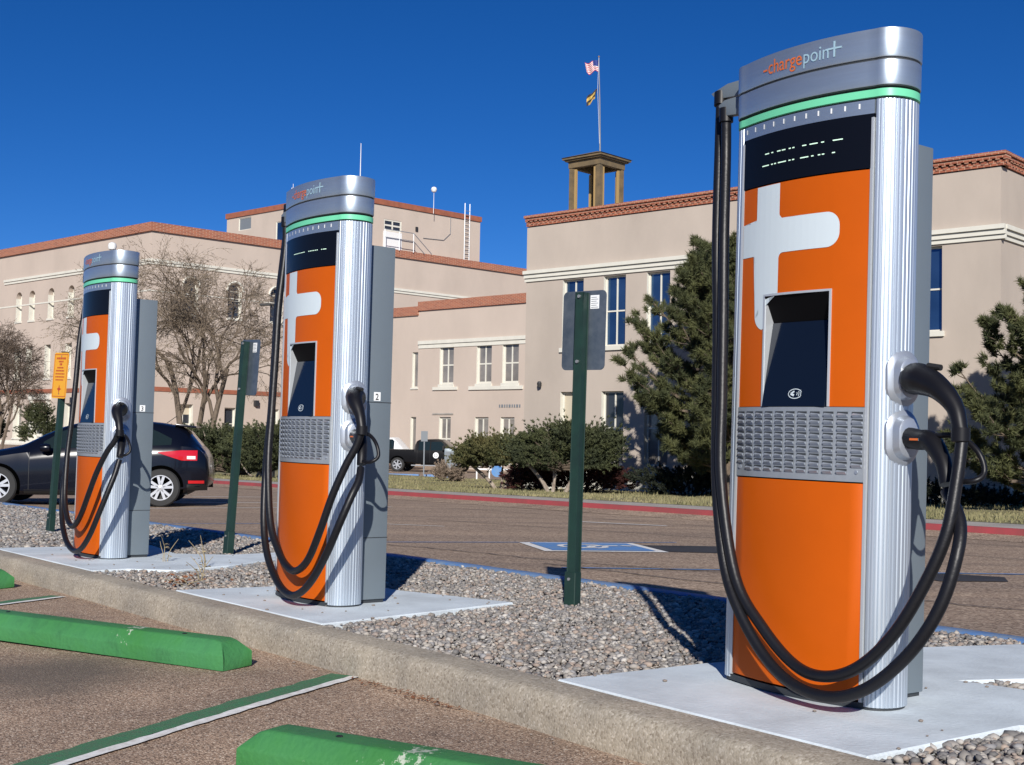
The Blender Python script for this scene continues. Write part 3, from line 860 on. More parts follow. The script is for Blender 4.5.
    for zc in (1.112, 0.912):
        b = MB(); c0 = Vector((0.356, -0.008, zc)); prev = None; rings = []
        for (o_, hw, hh) in ((0.0, 0.072, 0.098), (0.014, 0.070, 0.096), (0.020, 0.062, 0.088), (0.024, 0.052, 0.076), (0.048, 0.044, 0.066), (0.052, 0.036, 0.056)):
            ring = []
            for k in range(36):
                t = 2 * PI * k / 36; cx1 = math.cos(t); sx1 = math.sin(t)
                zz = sx1 * hw + (hh - hw) * (1 if sx1 > 0 else -1)
                ring.append(c0 + nrm * o_ + tan * (cx1 * hw) + Vector((0, 0, zz)))
            rings.append(ring)
        vs_ = [p for r_ in rings for p in r_]; fs_ = []
        for i in range(len(rings) - 1):
            for k in range(36):
                a_, b_ = i * 36 + k, i * 36 + (k + 1) % 36; fs_.append((a_, b_, b_ + 36, a_ + 36))
        fs_.append(tuple(range(5 * 36, 6 * 36))); b.add(vs_, fs_)
        b.build('holster', M['bezel'], root, smooth=True, angle=35, fixn=True)
    # upper plug (large body that curves down) and cable
    def shaped(pts, rads, n=14, seg=5):
        P = catmull(pts, seg); rr_ = []
        for i in range(len(P)):
            t = i / seg; k = min(int(t), len(rads) - 2); f = t - k
            rr_.append(rads[k] * (1 - f) + rads[k + 1] * f)
        bb_ = MB(); bb_.tube(P, rr_, n); return bb_
    U = [Vector(p) for p in upper]
    bb_ = shaped([U[0], U[0] * .6 + U[1] * .4, U[1], U[2], U[3], U[4]], [0.044, 0.054, 0.052, 0.039, 0.028, 0.0245], 16)
    # collar and release button
    pl = bb_.build('charging_plug', M['plug'], root, smooth=True, angle=50)
    b = MB(); t = (U[3] - U[2]).normalized(); b.tube([U[4] - Vector((0, 0, -0.012)), U[4] + Vector((0.0, 0, -0.030)), U[4] + Vector((0, 0, -0.034))], [0.030, 0.030, 0.026], 16); b.build('cable_collar', M['plug'], pl, smooth=True)
    b = MB(); c0 = U[1] + Vector((0.02, 0, 0.044)); b.tube([c0, c0 + Vector((0.05, 0, -0.006))], [0.012, 0.010], 8); b.build('release_button', M['car_trim'], pl, smooth=True)
    # lower plug: pistol grip with hand guard
    Lw = [Vector(p) for p in lower]
    bb_ = shaped([Lw[0], Lw[0] * .5 + Lw[1] * .5, Lw[1], Lw[2], Lw[3]], [0.036, 0.034, 0.034, 0.027, 0.024], 14)
    gp = bb_.build('charging_plug', M['plug'], root, smooth=True, angle=50)
    b = MB(); g0, g1 = Lw[1] + Vector((0.0, 0, 0.020)), Lw[3] + Vector((0, 0, 0.015))
    b.tube(catmull([g0, g0 + Vector((0.10, -0.01, 0.0)), g0 + Vector((0.175, -0.01, -0.045)), g0 + Vector((0.20, -0.01, -0.11)), g1 + Vector((0.09, 0, 0.0)), g1], 6), 0.0095, 10)
    b.build('hand_guard', M['plug'], gp, smooth=True)
    b = MB(); c0 = (Lw[0] * .35 + Lw[1] * .65) + Vector((0, -0.0345, 0.003)); b.obox(c0 - Vector((0.03, 0, 0.004)), (0.034, -0.002, 0), (0, 0.01, 0), (0, 0, 0.007)); b.build('plug_marking', M['logo_orange'], gp)
    b = MB(); c0 = c0 + Vector((0.006, -0.002, 0)); b.obox(c0 - Vector((0.0, 0, 0.004)), (0.034, -0.002, 0), (0, 0.01, 0), (0, 0, 0.006)); b.build('plug_marking', M['logo_blue'], gp)
    # cables
    for pts in (A, B):
        b = MB(); P = catmull(pts, 7); b.tube(P, 0.0200, 14)
        cbl = b.build('charging_cable', M['cable'], root, smooth=True, angle=60)
        b = MB(); p0 = Vector(pts[0]); p1 = Vector(pts[1]); tt = (p1 - p0).normalized(); b.tube([p0 - tt * 0.02, p0 + tt * 0.035], 0.0275, 14); b.build('cable_clamp', M['plug'], cbl, smooth=True)
    return root

mat_grille = mat('grille_metal', (0.33, 0.36, 0.39), 0.4, metal=0.4, var=0.05, vscale=40)
M['logo_orange'] = mat('logo_orange', (0.62, 0.14, 0.03), 0.5)
M['logo_blue'] = mat('logo_pale_blue', (0.30, 0.45, 0.54), 0.5)

def segs_from(rows):
    out = []
    for z, s_ in rows:
        out.append((z, s_))
    return out
# lit dashes of the display as the photograph caught them (x in metres across the panel)
rowsR = [(1.938, [(-.182, -.160), (-.148, -.138), (-.118, -.100), (-.094, -.076), (-.060, -.050), (-.043, -.033), (0.002, .020), (.034, .068), (.082, .094), (.128, .166)]),
         (1.895, [(-.196, -.160), (-.148, -.138), (-.132, -.122), (-.112, -.072), (-.060, -.050), (-.043, -.033), (-.006, .030), (.042, .052), (.070, .080), (.086, .096), (.126, .138)])]
rowM = [(1.918, [(-.150 + .016 * k, -.150 + .016 * k + .011) for k in range(9)] + [(.030 + .016 * k, .030 + .016 * k + .011) for k in range(6)] + [(.150, .160), (.166, .192)])]
B_R = [(-0.462, -0.03, 2.165), (-0.457, -.03, 1.983), (-.408, -.08, 1.657), (-.372, -.11, 1.35), (-.339, -.14, 1.039), (-.299, -.175, .741), (-.184, -.21, .397), (-.033, -.225, .233), (.118, -.23, .129), (.249, -.235, .114), (.381, -.235, .165), (.505, -.225, .285), (.594, -.2, .445), (.652, -.17, .611), (.660, -.13, .785), (.655, -.1, .905)]
A_R = [(-.545, .025, 2.255), (-.522, 0, 2.05), (-.464, -.06, 1.666), (-.42, -.09, 1.35), (-.384, -.12, 1.04), (-.335, -.16, .72), (-.250, -.2, .445), (-.153, -.23, .295), (-.008, -.25, .149), (.136, -.262, .072), (.296, -.268, .058), (.444, -.265, .113), (.583, -.25, .24), (.670, -.225, .388), (.703, -.19, .545), (.680, -.14, .655), (.600, -.095, .745)]
upR = [(.400, -.018, 1.112), (.468, -.045, 1.104), (.550, -.070, 1.072), (.618, -.085, 1.010), (.650, -.1, .935)]
loR = [(.400, -.018, .912), (.510, -.050, .900), (.572, -.075, .835), (.600, -.093, .765)]
stR = make_station('nearest, largest orange and silver charger, two lines of dashes lit on its display', '1', rowsR, A_R, B_R, upR, loR)
stR.matrix_world = Matrix.Translation((1.0874, 4.612, 0.003)) @ Matrix.Rotation(R(0.95), 4, 'Y') @ Matrix.Rotation(-0.9226, 4, 'Z')

A_M = [(-.545, .025, 2.255), (-.522, 0, 2.05), (-.470, -.06, 1.666), (-.43, -.09, 1.35), (-.39, -.12, 1.04), (-.35, -.16, .72), (-.270, -.2, .41), (-.150, -.23, .235), (.02, -.25, .110), (.18, -.262, .062), (.31, -.266, .085), (.44, -.265, .170), (.550, -.25, .31), (.630, -.225, .47), (.655, -.18, .60), (.640, -.13, .68), (.600, -.095, .745)]
B_M = [(-0.462, -0.03, 2.165), (-0.457, -.03, 1.983), (-.415, -.08, 1.657), (-.375, -.11, 1.35), (-.339, -.14, 1.039), (-.290, -.175, .741), (-.170, -.21, .42), (-.02, -.225, .262), (.10, -.23, .195), (.21, -.235, .190), (.33, -.235, .262), (.43, -.225, .42), (.50, -.2, .60), (.560, -.16, .76), (.600, -.125, .86), (.620, -.11, .945)]
upM = [(.400, -.018, 1.112), (.460, -.060, 1.115), (.530, -.10, 1.09), (.590, -.105, 1.02), (.620, -.108, .95)]
stM = make_station('middle charger of the three, white number 2 sticker on its grey cabinet', '2', rowM, A_M, B_M, upM, loR)
stM.matrix_world = Matrix.Translation((-1.062, 7.1346, -0.022)) @ Matrix.Rotation(R(0.45), 4, 'Y') @ Matrix.Rotation(-0.9226, 4, 'Z')
A_L = [(-.545, .025, 2.255), (-.522, 0, 2.05), (-.470, -.06, 1.666), (-.43, -.09, 1.35), (-.40, -.12, 1.04), (-.37, -.16, .72), (-.31, -.2, .44), (-.20, -.23, .26), (-.05, -.25, .140), (.10, -.262, .080), (.25, -.266, .062), (.38, -.265, .10), (.49, -.25, .20), (.570, -.225, .34), (.610, -.18, .50), (.615, -.13, .64), (.600, -.095, .745)]
B_L = [(-0.462, -0.03, 2.165), (-0.457, -.03, 1.983), (-.415, -.08, 1.657), (-.375, -.11, 1.35), (-.345, -.14, 1.039), (-.31, -.175, .741), (-.22, -.21, .44), (-.10, -.225, .29), (.01, -.23, .235), (.12, -.235, .245), (.24, -.235, .33), (.35, -.225, .48), (.44, -.2, .65), (.520, -.16, .80), (.57, -.125, .88), (.600, -.11, .945)]
stL = make_station('farthest charging station, at the left in front of the navy hatchback, its display dark', '3', None, A_L, B_L, upM, loR)
stL.matrix_world = Matrix.Translation((-3.1284, 9.8354, -0.058)) @ Matrix.Rotation(R(0.4), 4, 'Y') @ Matrix.Rotation(-0.9226, 4, 'Z')

# ================================================================== wheel stops
def wheel_stop(p_end, direction, length, label, name='wheel_stop', w=0.19, h=0.125, near_n=None):
    """p_end: right end centre on the ground; direction: unit vector along the stop"""
    d = Vector((*direction, 0)).normalized(); n_ = Vector((-d.y, d.x, 0))
    root = empty(name, (p_end[0], p_end[1], GR(*p_end) + 0.006), math.atan2(d.y, d.x))
    b = MB()
    prof = [(-w / 2, 0), (w / 2, 0), (w / 2, h * .55), (w * .27, h), (-w * .27, h), (-w / 2, h * .55)]
    st_ = [(0.0, 0.62, 0.62), (0.05, 1, 1)]
    xs_ = [0.0, 0.09, length - 0.09, length]
    vs_ = []; fs_ = []
    for x in xs_:
        e = x in (0.0, length)
        for (y, z) in prof:
            if e: vs_.append((x + (0.055 if z > h * .8 else 0.0) * (1 if x == 0 else -1), y, z if z < h * .8 else h * 0.93))
            else: vs_.append((x, y, z))
    for i in range(3):
        for k in range(6): a_ = i * 6 + k; c_ = i * 6 + (k + 1) % 6; fs_.append((a_, a_ + 6, c_ + 6, c_))
    fs_.append(tuple(range(6))); fs_.append(tuple(reversed(range(18, 24)))); b.add(vs_, fs_)
    b.build('concrete_body', M['stop_mat'], root, fixn=True, bevel=0.008, segs=2, smooth=True, angle=30)
    for x in (0.32, length - 0.32):
        b = MB(); b.lathe([(0.0, h + 0.002), (0.009, h + 0.003), (0.012, h + 0.0005)], 10, 'z', (x, 0, 0)); b.build('anchor_pin', M['black'], root)
    return tag(root, label, 'wheel stop', 'green painted wheel stops')
mt = M['stop_green']; nt = mt.node_tree; N, L = nt.nodes, nt.links; bb = N["Principled BSDF"]
src = bb.inputs["Base Color"].links[0].from_socket
tc = N.new("ShaderNodeTexCoord"); nz = N.new("ShaderNodeTexNoise"); nz.inputs["Scale"].default_value = 26; nz.inputs["Detail"].default_value = 10; nz.inputs["Roughness"].default_value = 0.75
n5 = N.new("ShaderNodeTexNoise"); n5.inputs["Scale"].default_value = 2.6
L.new(tc.outputs["Object"], nz.inputs[0]); L.new(tc.outputs["Object"], n5.inputs[0])
ml = N.new("ShaderNodeMath"); ml.operation = 'MULTIPLY'; L.new(nz.outputs[0], ml.inputs[0]); L.new(n5.outputs[0], ml.inputs[1])
mr = N.new("ShaderNodeMapRange"); mr.inputs[1].default_value = 0.40; mr.inputs[2].default_value = 0.43; mr.inputs[3].default_value = 0; mr.inputs[4].default_value = 0.8
L.new(ml.outputs[0], mr.inputs[0]); mx = N.new("ShaderNodeMix"); mx.data_type = 'RGBA'; L.new(mr.outputs[0], mx.inputs[0]); L.new(src, mx.inputs[6]); mx.inputs[7].default_value = (0.55, 0.57, 0.50, 1)
n6 = N.new("ShaderNodeTexNoise"); n6.inputs["Scale"].default_value = 6; n6.inputs["Detail"].default_value = 12; n6.inputs["Roughness"].default_value = 0.7
L.new(tc.outputs["Object"], n6.inputs[0]); r6 = ramp(nt, [(0.30, (0.55, 0.58, 0.55)), (0.48, (0.95, 0.95, 0.93)), (0.7, (1.12, 1.08, 1.05))]); L.new(n6.outputs[0], r6.inputs[0])
m6 = N.new("ShaderNodeMix"); m6.data_type = 'RGBA'; m6.blend_type = 'MULTIPLY'; m6.inputs[0].default_value = 1; L.new(mx.outputs[2], m6.inputs[6]); L.new(r6.outputs[0], m6.inputs[7])
L.new(m6.outputs[2], bb.inputs["Base Color"]); M['stop_mat'] = mt
dst = (-0.868, 0.497)
wheel_stop((-1.185, 5.69), dst, 1.83, 'long green wheel stop lying before the middle charger, its chamfered end at the kerb')
wheel_stop((-3.42, 8.72), dst, 1.83, 'green wheel stop farthest away, only its chamfered end showing at the left edge')
wheel_stop((-0.775, 4.025), (0.871, -0.491), 1.83, 'nearest green wheel stop, cut by the bottom edge, with white scuffs on its end')

# ================================================================== sign posts
def sign_post(loc, height, label, phi, plate_z, front=None, lean=0.0, pw=0.305, ph=0.455, off=(0, 0)):
    root = empty('sign_post', (loc[0], loc[1], G(*loc) - 0.02), R(phi), lean)
    b = MB(); w = 0.030; t = 0.006
    # hat-section post
    for (x0, x1, y0, y1) in ((-w, w, -0.020, -0.014), (-w, -w + t, -0.02, 0.02), (w - t, w, -0.02, 0.02), (-w - 0.006, -w + t, 0.02, 0.026), (w - t, w + 0.006, 0.02, 0.026)):
        b.box(x0, x1, y0, y1, 0.0, height)
    b.build('post', M['green_post'], root, bevel=0.001)
    b = MB(); b.box(-0.038, 0.038, -0.03, 0.03, 0.0, 0.19); sl = b.build('sleeve', M['green_post'], root, bevel=0.003)
    b = MB(); b.lathe([(0, -0.036), (0.009, -0.036), (0.009, -0.03)], 8, 'y', (-.005, 0, 0.15)); b.build('bolt', M['steel'], sl)
    yb = 0.030
    b = MB(); r_ = 0.03; pts = []
    for (cx1, cz1, a0) in ((pw / 2 - r_, ph / 2 - r_, 0), (-pw / 2 + r_, ph / 2 - r_, PI / 2), (-pw / 2 + r_, -ph / 2 + r_, PI), (pw / 2 - r_, -ph / 2 + r_, 1.5 * PI)):
        for k in range(6): t_2 = a0 + PI / 2 * k / 5; pts.append((cx1 + r_ * math.cos(t_2) + off[0], yb, cz1 + r_ * math.sin(t_2) + plate_z))
    yy = yb if front is None else -0.026
    pts = [(x, yy, z) for x, y, z in pts]
    b.extrude_poly(pts, (0, 0.004 if front is None else -0.004, 0))
    pt = b.build('sign_plate', M['sign_back'] if front is None else M['sign_yellow'], root)
    for dz in (-ph * .40, ph * .42):
        b = MB(); b.lathe([(0, -0.030), (0.010, -0.030), (0.010, -0.020)], 8, 'y', (off[0] * .2, 0, plate_z + dz)); b.build('bolt', M['steel'], pt)
    if front is None:
        b = MB(); b.box(pw * .14 + off[0], pw * .34 + off[0], yb - 0.0015, yb - 0.0003, plate_z + ph * .27, plate_z + ph * .44); sk = b.build('sticker', M['sticker'], pt)
        b = MB()
        for k in range(6): b.box(pw * .16 + off[0], pw * .32 + off[0] - 0.01 * (k % 2), yb - 0.0024, yb - 0.0016, plate_z + ph * .285 + k * ph * .025, plate_z + ph * .285 + k * ph * .025 + 0.003)
        b.build('sticker_lines', M['sign_back'], sk)
    else:
        # red border, lines of small print too fine to read, and the diamond arrow mark
        y0, y1 = -0.0312, -0.0302
        b = MB()
        for (x0, x1, z0, z1) in ((-.14, .14, .205, .211), (-.14, .14, -.211, -.205), (-.14, -.134, -.211, .211), (.134, .14, -.211, .211)): b.box(x0, x1, y0, y1, plate_z + z0, plate_z + z1)
        b.build('border', M['sign_red'], pt)
        b = MB(); zz = plate_z + 0.165
        for k, (wd, hh) in enumerate(((.20, .020), (.10, .016), (.05, .022), (.14, .014), (.19, .014), (.20, .012), (.20, .012), (.18, .012))):
            x = -wd / 2
            while x < wd / 2 - .012:
                lw = random.uniform(.014, .034); b.box(x, min(x + lw, wd / 2), y0, y1, plate_z + .160 - k * .030, plate_z + .160 - k * .030 + hh); x += lw + .007
        b.build('small_print', M['sign_red'], pt)
        b = MB(); cz1 = plate_z - .135
        for a0 in range(4):
            t_2 = a0 * PI / 2; c, s_ = math.cos(t_2), math.sin(t_2)
            P = [(0.044, 0), (0.012, 0.013), (0.012, -0.013)]
            b.extrude_poly([(x * c - z * s_, y1, cz1 + x * s_ + z * c) for x, z in P], (0, -0.001, 0))
        b.box(-.012, .012, y0, y1, cz1 - .012, cz1 + .012); b.build('arrow_mark', M['sign_red'], pt)
    return tag(root, label, 'sign', 'sign posts on the gravel island')
sign_post((0.362, 7.294), 1.78, 'green post between the middle and right chargers, the bare metal back of its sign showing', -40, 1.565, None, R(0.9), off=(0.0, 0))
sign_post((-2.284, 10.46), 1.74, 'green post between the left and middle chargers, its narrow sign seen edgewise from behind', -50, 1.53, None, R(3.0), off=(0.05, 0))
sign_post((-4.538, 12.705), 1.80, 'green post at far left with a small yellow sign facing the lot', -45, 1.56, 'y', R(2.8))

# ================================================================== weeds and leaves in the gravel
def weed(loc, h, label, n=3, rust=False):
    root = empty('dry_weed', (loc[0], loc[1], G(*loc) - .01)); b = MB()
    for k in range(n):
        p = [Vector((random.uniform(-.02, .02), random.uniform(-.02, .02), 0))]
        dx, dy = random.uniform(-.12, .12), random.uniform(-.12, .12); hh = h * random.uniform(.7, 1)
        for q in range(1, 6): p.append(p[0] + Vector((dx * (q / 5) ** 2, dy * (q / 5) ** 2, hh * q / 5)) + Vector((random.uniform(-.004, .004),) * 3))
        b.tube(p, [0.0035, 0.003, 0.003, 0.0025, 0.002, 0.0015], 5)
    b.build('stalk', M['straw'], root)
    b = MB()
    for k in range(95 if rust else 14):
        c = Vector((random.gauss(0, .11 if rust else .02), random.gauss(0, .09 if rust else .02), random.uniform(.005, .07 if rust else h * .9))); a = random.uniform(0, PI); r_ = random.uniform(.008, .02)
        u = Vector((math.cos(a), math.sin(a), random.uniform(-.5, .5))) * r_; v = Vector((-math.sin(a), math.cos(a), random.uniform(-.8, .8))) * r_ * .5
        b.add([c - u, c - v, c + u, c + v], [(0, 1, 2, 3)])
    b.build('leaf', M['rust_leaf'] if rust else M['straw'], root)
    return tag(root, label, 'weed', 'dry weeds in the gravel')
weed(W2(9.02, 3.77), .22, 'single dry upright stalk beside the left charger cabinet')
weed(W2(8.45, 3.80), .24, 'dry stalk with a bent tip rising in front of the left pad')
weed(W2(7.75, 3.48), .16, 'short curly dry stalk nearest the middle pad')
weed(W2(7.45, 3.24), .06, 'low clump of rusty brown leaves by the kerb before the middle pad', 4, True)
b = MB()
for k in range(160):
    a = random.uniform(3.95, 4.75); d = 2.845 - abs(random.gauss(0, .03)) - .005
    x, y = W2(a, d); c = Vector((x, y, GR(x, y) + random.uniform(.008, .022))); t = random.uniform(0, PI); r_ = random.uniform(.004, .012)
    u = Vector((math.cos(t), math.sin(t), random.uniform(-.3, .3))) * r_; v = Vector((-math.sin(t), math.cos(t), random.uniform(-.3, .3))) * r_ * .5
    b.add([c - u, c - v, c + u, c + v], [(0, 1, 2, 3)])
tag(b.build('leaf_litter', M['rust_leaf']), 'brown leaf litter gathered in the gutter under the kerb', kind='stuff')
# ================================================================== buildings
class Face:
    def __init__(s, P0, u):
        s.P0 = Vector((P0[0], P0[1], 0)); s.u = Vector((*u, 0)).normalized()
        s.inw = Vector((-s.u.y, s.u.x, 0))       # away from the viewer when u runs to the right
    def p(s, t, z, dep=0.0): return s.P0 + s.u * t + s.inw * dep + Vector((0, 0, z))
    def bx(s, b, t0, t1, z0, z1, d0, d1): b.obox(s.p(t0, z0, d0), s.u * (t1 - t0), s.inw * (d1 - d0), (0, 0, z1 - z0))

def wall_with_openings(face, t0, t1, z0, z1, ops, material, parent, name='wall', rev=0.28):
    b = MB()
    ts = sorted(set([t0, t1] + [v for o in ops for v in (o['t0'], o['t1'])])); zs = sorted(set([z0, z1] + [v for o in ops for v in (o['z0'], o['z1'])]))
    for i in range(len(ts) - 1):
        j = 0
        for j in range(len(zs) - 1):
            tm, zm = (ts[i] + ts[i + 1]) / 2, (zs[j] + zs[j + 1]) / 2
            if any(o['t0'] < tm < o['t1'] and o['z0'] < zm < o['z1'] for o in ops): continue
            b.add([face.p(ts[i], zs[j]), face.p(ts[i + 1], zs[j]), face.p(ts[i + 1], zs[j + 1]), face.p(ts[i], zs[j + 1])], [(0, 1, 2, 3)])
    for o in ops:
        a0, a1, c0, c1 = o['t0'], o['t1'], o['z0'], o['z1']; dp = o.get('rev', rev)
        if o.get('arch'):
            r_ = (a1 - a0) / 2; cm = (a0 + a1) / 2; sp = c1 - r_; n = 12
            arcp = [(cm - r_ * math.cos(PI * k / n), sp + r_ * math.sin(PI * k / n)) for k in range(n + 1)]
            for k in range(n):
                (ta, za), (tb, zb) = arcp[k], arcp[k + 1]
                b.add([face.p(ta, za), face.p(tb, zb), face.p(tb, c1), face.p(ta, c1)], [(0, 1, 2, 3)])
                b.add([face.p(ta, za), face.p(tb, zb), face.p(tb, zb, dp), face.p(ta, za, dp)], [(0, 3, 2, 1)])
            top = sp
        else:
            top = c1; b.add([face.p(a0, c1), face.p(a1, c1), face.p(a1, c1, dp), face.p(a0, c1, dp)], [(0, 3, 2, 1)])
        b.add([face.p(a0, c0), face.p(a1, c0), face.p(a1, c0, dp), face.p(a0, c0, dp)], [(0, 1, 2, 3)])
    w = b.build(name, material, parent)
    for o in ops: window(face, o, parent, rev)
    return w

def window(face, o, parent, rev):
    a0, a1, c0, c1 = o['t0'], o['t1'], o['z0'], o['z1']; dp = o.get('rev', rev); fw = o.get('fw', 0.06)
    b = MB(); d0, d1 = dp - 0.07, dp - 0.01
    nv, nh = o.get('nv', 1), o.get('nh', 1)
    if o.get('arch'):
        r_ = (a1 - a0) / 2; cm = (a0 + a1) / 2; sp = c1 - r_
        P = [face.p(cm - (r_ - fw / 2) * math.cos(PI * k / 12), sp + (r_ - fw / 2) * math.sin(PI * k / 12), dp - .04) for k in range(13)]
        b.tube(P, fw * .55, 6); top = sp
        face.bx(b, a0, a0 + fw, c0, sp, d0, d1); face.bx(b, a1 - fw, a1, c0, sp, d0, d1); face.bx(b, a0 + fw, a1 - fw, c0, c0 + fw, d0, d1)
        face.bx(b, a0 + fw, a1 - fw, sp - fw * .5, sp + fw * .5, d0, d1)
    else:
        face.bx(b, a0, a0 + fw, c0, c1, d0, d1); face.bx(b, a1 - fw, a1, c0, c1, d0, d1)
        face.bx(b, a0 + fw, a1 - fw, c0, c0 + fw, d0, d1); face.bx(b, a0 + fw, a1 - fw, c1 - fw, c1, d0, d1); top = c1
    mw = o.get('mw', 0.05)
    for k in range(1, nv + 1):
        t = a0 + (a1 - a0) * k / (nv + 1); face.bx(b, t - mw / 2, t + mw / 2, c0 + fw, top - fw * .5, d0 + .01, d1 - .005)
    for k in range(1, nh + 1):
        z = c0 + (c1 - c0) * k / (nh + 1); face.bx(b, a0 + fw, a1 - fw, z - mw / 2, z + mw / 2, d0 + .012, d1 - .007)
    f = b.build('window', M['cream'], parent)
    for ta in (a0, a1):      # painted plaster return on each side of the opening
        jb = MB(); q_ = [face.p(ta, c0), face.p(ta, top), face.p(ta, top, dp), face.p(ta, c0, dp)]; jb.add(q_, [(0, 1, 2, 3)] if ta == a0 else [(0, 3, 2, 1)]); jb.build('jamb', M['cream'], f)
    b = MB(); gp = dp - 0.03
    if o.get('arch'):
        pts = [face.p(a0 + .01, c0 + .01, gp), face.p(a1 - .01, c0 + .01, gp), face.p(a1 - .01, sp, gp)] + [face.p(cm + (r_ - .01) * math.cos(PI * k / 12), sp + (r_ - .01) * math.sin(PI * k / 12), gp) for k in range(1, 12)] + [face.p(a0 + .01, sp, gp)]
        b.add(pts, [tuple(range(len(pts)))])
    else: b.add([face.p(a0 + .01, c0 + .01, gp), face.p(a1 - .01, c0 + .01, gp), face.p(a1 - .01, c1 - .01, gp), face.p(a0 + .01, c1 - .01, gp)], [(0, 1, 2, 3)])
    b.build('pane', M[o.get('glass', 'glass_dark')], f)
    if o.get('blind'):
        b = MB(); zb = c1 - (c1 - c0) * o['blind']; b.add([face.p(a0 + fw, zb, gp - .006), face.p(a1 - fw, zb, gp - .006), face.p(a1 - fw, c1 - fw, gp - .006), face.p(a0 + fw, c1 - fw, gp - .006)], [(0, 1, 2, 3)])
        b.build('blind', M['blind'], f)
    if o.get('sill', 1):
        b = MB(); face.bx(b, a0 - .07, a1 + .07, c0 - o.get('sh', .12), c0 - .002, -0.07, dp - .08); b.build('sill', M['cream'], f)
    if o.get('head'):
        b = MB(); face.bx(b, a0 - .12, a1 + .12, c1 + .10, c1 + .20, -0.06, 0.02); b.build('lintel', M['cream'], f)
M['blind'] = mat('window_blind', (0.50, 0.44, 0.33), 0.8)
M['dark_gap'] = mat('inside_dark', (0.02, 0.02, 0.02), 0.9)

def trim_line(face, t0, t1, parts, material, parent, name, uvs=None):
    """parts: list of (z0, z1, out)"""
    b = MB()
    for z0, z1, out in parts: face.bx(b, t0, t1, z0, z1, -out, 0.02)
    return b.build(name, material, parent, uv=uvs)
def uv_face(face, sx=1.0, sz=1.0):
    return lambda co: ((co - face.P0).dot(face.u) * sx, co.z * sz)
def closed_shell(corners, z0, z1, parent, material, name='rear_wall'):
    b = MB(); n = len(corners)
    for i in range(1, n - 1):
        p, q = corners[i], corners[i + 1]
        b.add([(p[0], p[1], z0), (q[0], q[1], z0), (q[0], q[1], z1), (p[0], p[1], z1)], [(0, 1, 2, 3)])
    return b.build(name, material, parent)
def flat_roof(corners, z, parent):
    b = MB(); b.add([(x, y, z) for x, y in corners], [tuple(range(len(corners)))]); return b.build('roof', M['walk'], parent)

U_ = (0.743, -0.669); V_ = (0.669, 0.743)
# ---- corner block at the right ("tower")
TR = (12.237, 32.0)
fT = Face(TR, U_); fS = Face(TR, V_)
tb = empty('office_building', (TR[0], TR[1], -0.6)); inv = tb.matrix_world.inverted()
class Rel:    # parts are built in world coordinates, then parented without moving
    pass
def reparent(root):
    for c in list(bpy.data.objects):
        if c.parent is root: c.matrix_parent_inverse = root.matrix_world.inverted()
ops = []
tst = [-14.31, -12.62, -10.94, -9.25, -7.56, -5.87, -4.15, -2.40]
for k, t in enumerate(tst):
    ops.append(dict(t0=t, t1=t + .87, z0=3.90, z1=6.12, nv=1, nh=1, fw=.05, mw=.045, glass='glass_sky_reflection', rev=.20, sh=.14))
for k, t in enumerate(tst[:7]):
    ops.append(dict(t0=t - .03, t1=t + .84, z0=0.16, z1=2.47, nv=1, nh=1, fw=.05, mw=.045, glass='glass_dark' if k != 2 else 'glass_wall_reflection', rev=.22, sill=0, blind=(.42 if k == 0 else (.0 if k == 1 else .55 if k == 3 else 0))))
wall_with_openings(fT, -15.9, 0, -0.9, 8.0, ops, M['stucco'], tb)
b = MB(); bvv = fS
wall_with_openings(fS, 0, 16, -0.9, 8.0, [dict(t0=4.5, t1=5.4, z0=3.9, z1=6.12, glass='glass_sky_reflection', nv=1, nh=1, rev=.2), dict(t0=8.5, t1=9.4, z0=3.9, z1=6.12, glass='glass_sky_reflection', nv=1, nh=1, rev=.2)], M['stucco'], tb)
c0 = fT.p(-15.9, 0); c1 = fT.p(0, 0); c2 = fS.p(16, 0); c3 = c0 + fS.u * 16
cs = [(c0.x, c0.y), (c1.x, c1.y), (c2.x, c2.y), (c3.x, c3.y)]
closed_shell([cs[1], cs[2], cs[3], cs[0]], -0.9, 8.0, tb, M['stucco'])
flat_roof(cs, 7.85, tb)
for fc, a, b_ in ((fT, -15.9, 0.14), (fS, 0.0, 16.0)):
    bb_ = MB(); fc.bx(bb_, a + 0.0, b_, 8.02, 8.16, -.05, .25); fc.bx(bb_, a, b_ + .02, 8.20, 8.28, -.12, .25); fc.bx(bb_, a - .02, b_ + .04, 8.285, 8.37, -.17, .25)
    bb_.build('brick_coping', M['brick'], tb, uv=uv_face(fc, 3.0, 3.0))
    bb_ = MB(); t = a
    while t < b_:
        fc.bx(bb_, t, t + .10, 8.161, 8.199, -.11, .24); fc.bx(bb_, t + .02, t + .11, 8.085, 8.135, -.075, -.052); t += .2
    bb_.build('brick_dentils', M['brick'], tb, uv=uv_face(fc, 3.0, 3.0))
    trim_line(fc, a - (.04 if fc is fT else 0), b_ + .0, [(6.16, 6.27, .05), (6.275, 6.40, .10), (6.405, 6.52, .16)], M['cream'], tb, 'cornice')
    trim_line(fc, a + .1, b_, [(-0.9, -.06, .05)], M['cream'], tb, 'plinth')
b = MB(); b.lathe([(.0, .0), (.06, .02), (.08, .14), (.05, .2), (0, .21)], 10, 'z', tuple(fT.p(-15.15, 2.62, -.12))); b.build('wall_lamp', M['dark_metal'], tb)
tag(tb, 'beige two storey corner building with tall blue panes and a brick coping on top', 'building')
reparent(tb)

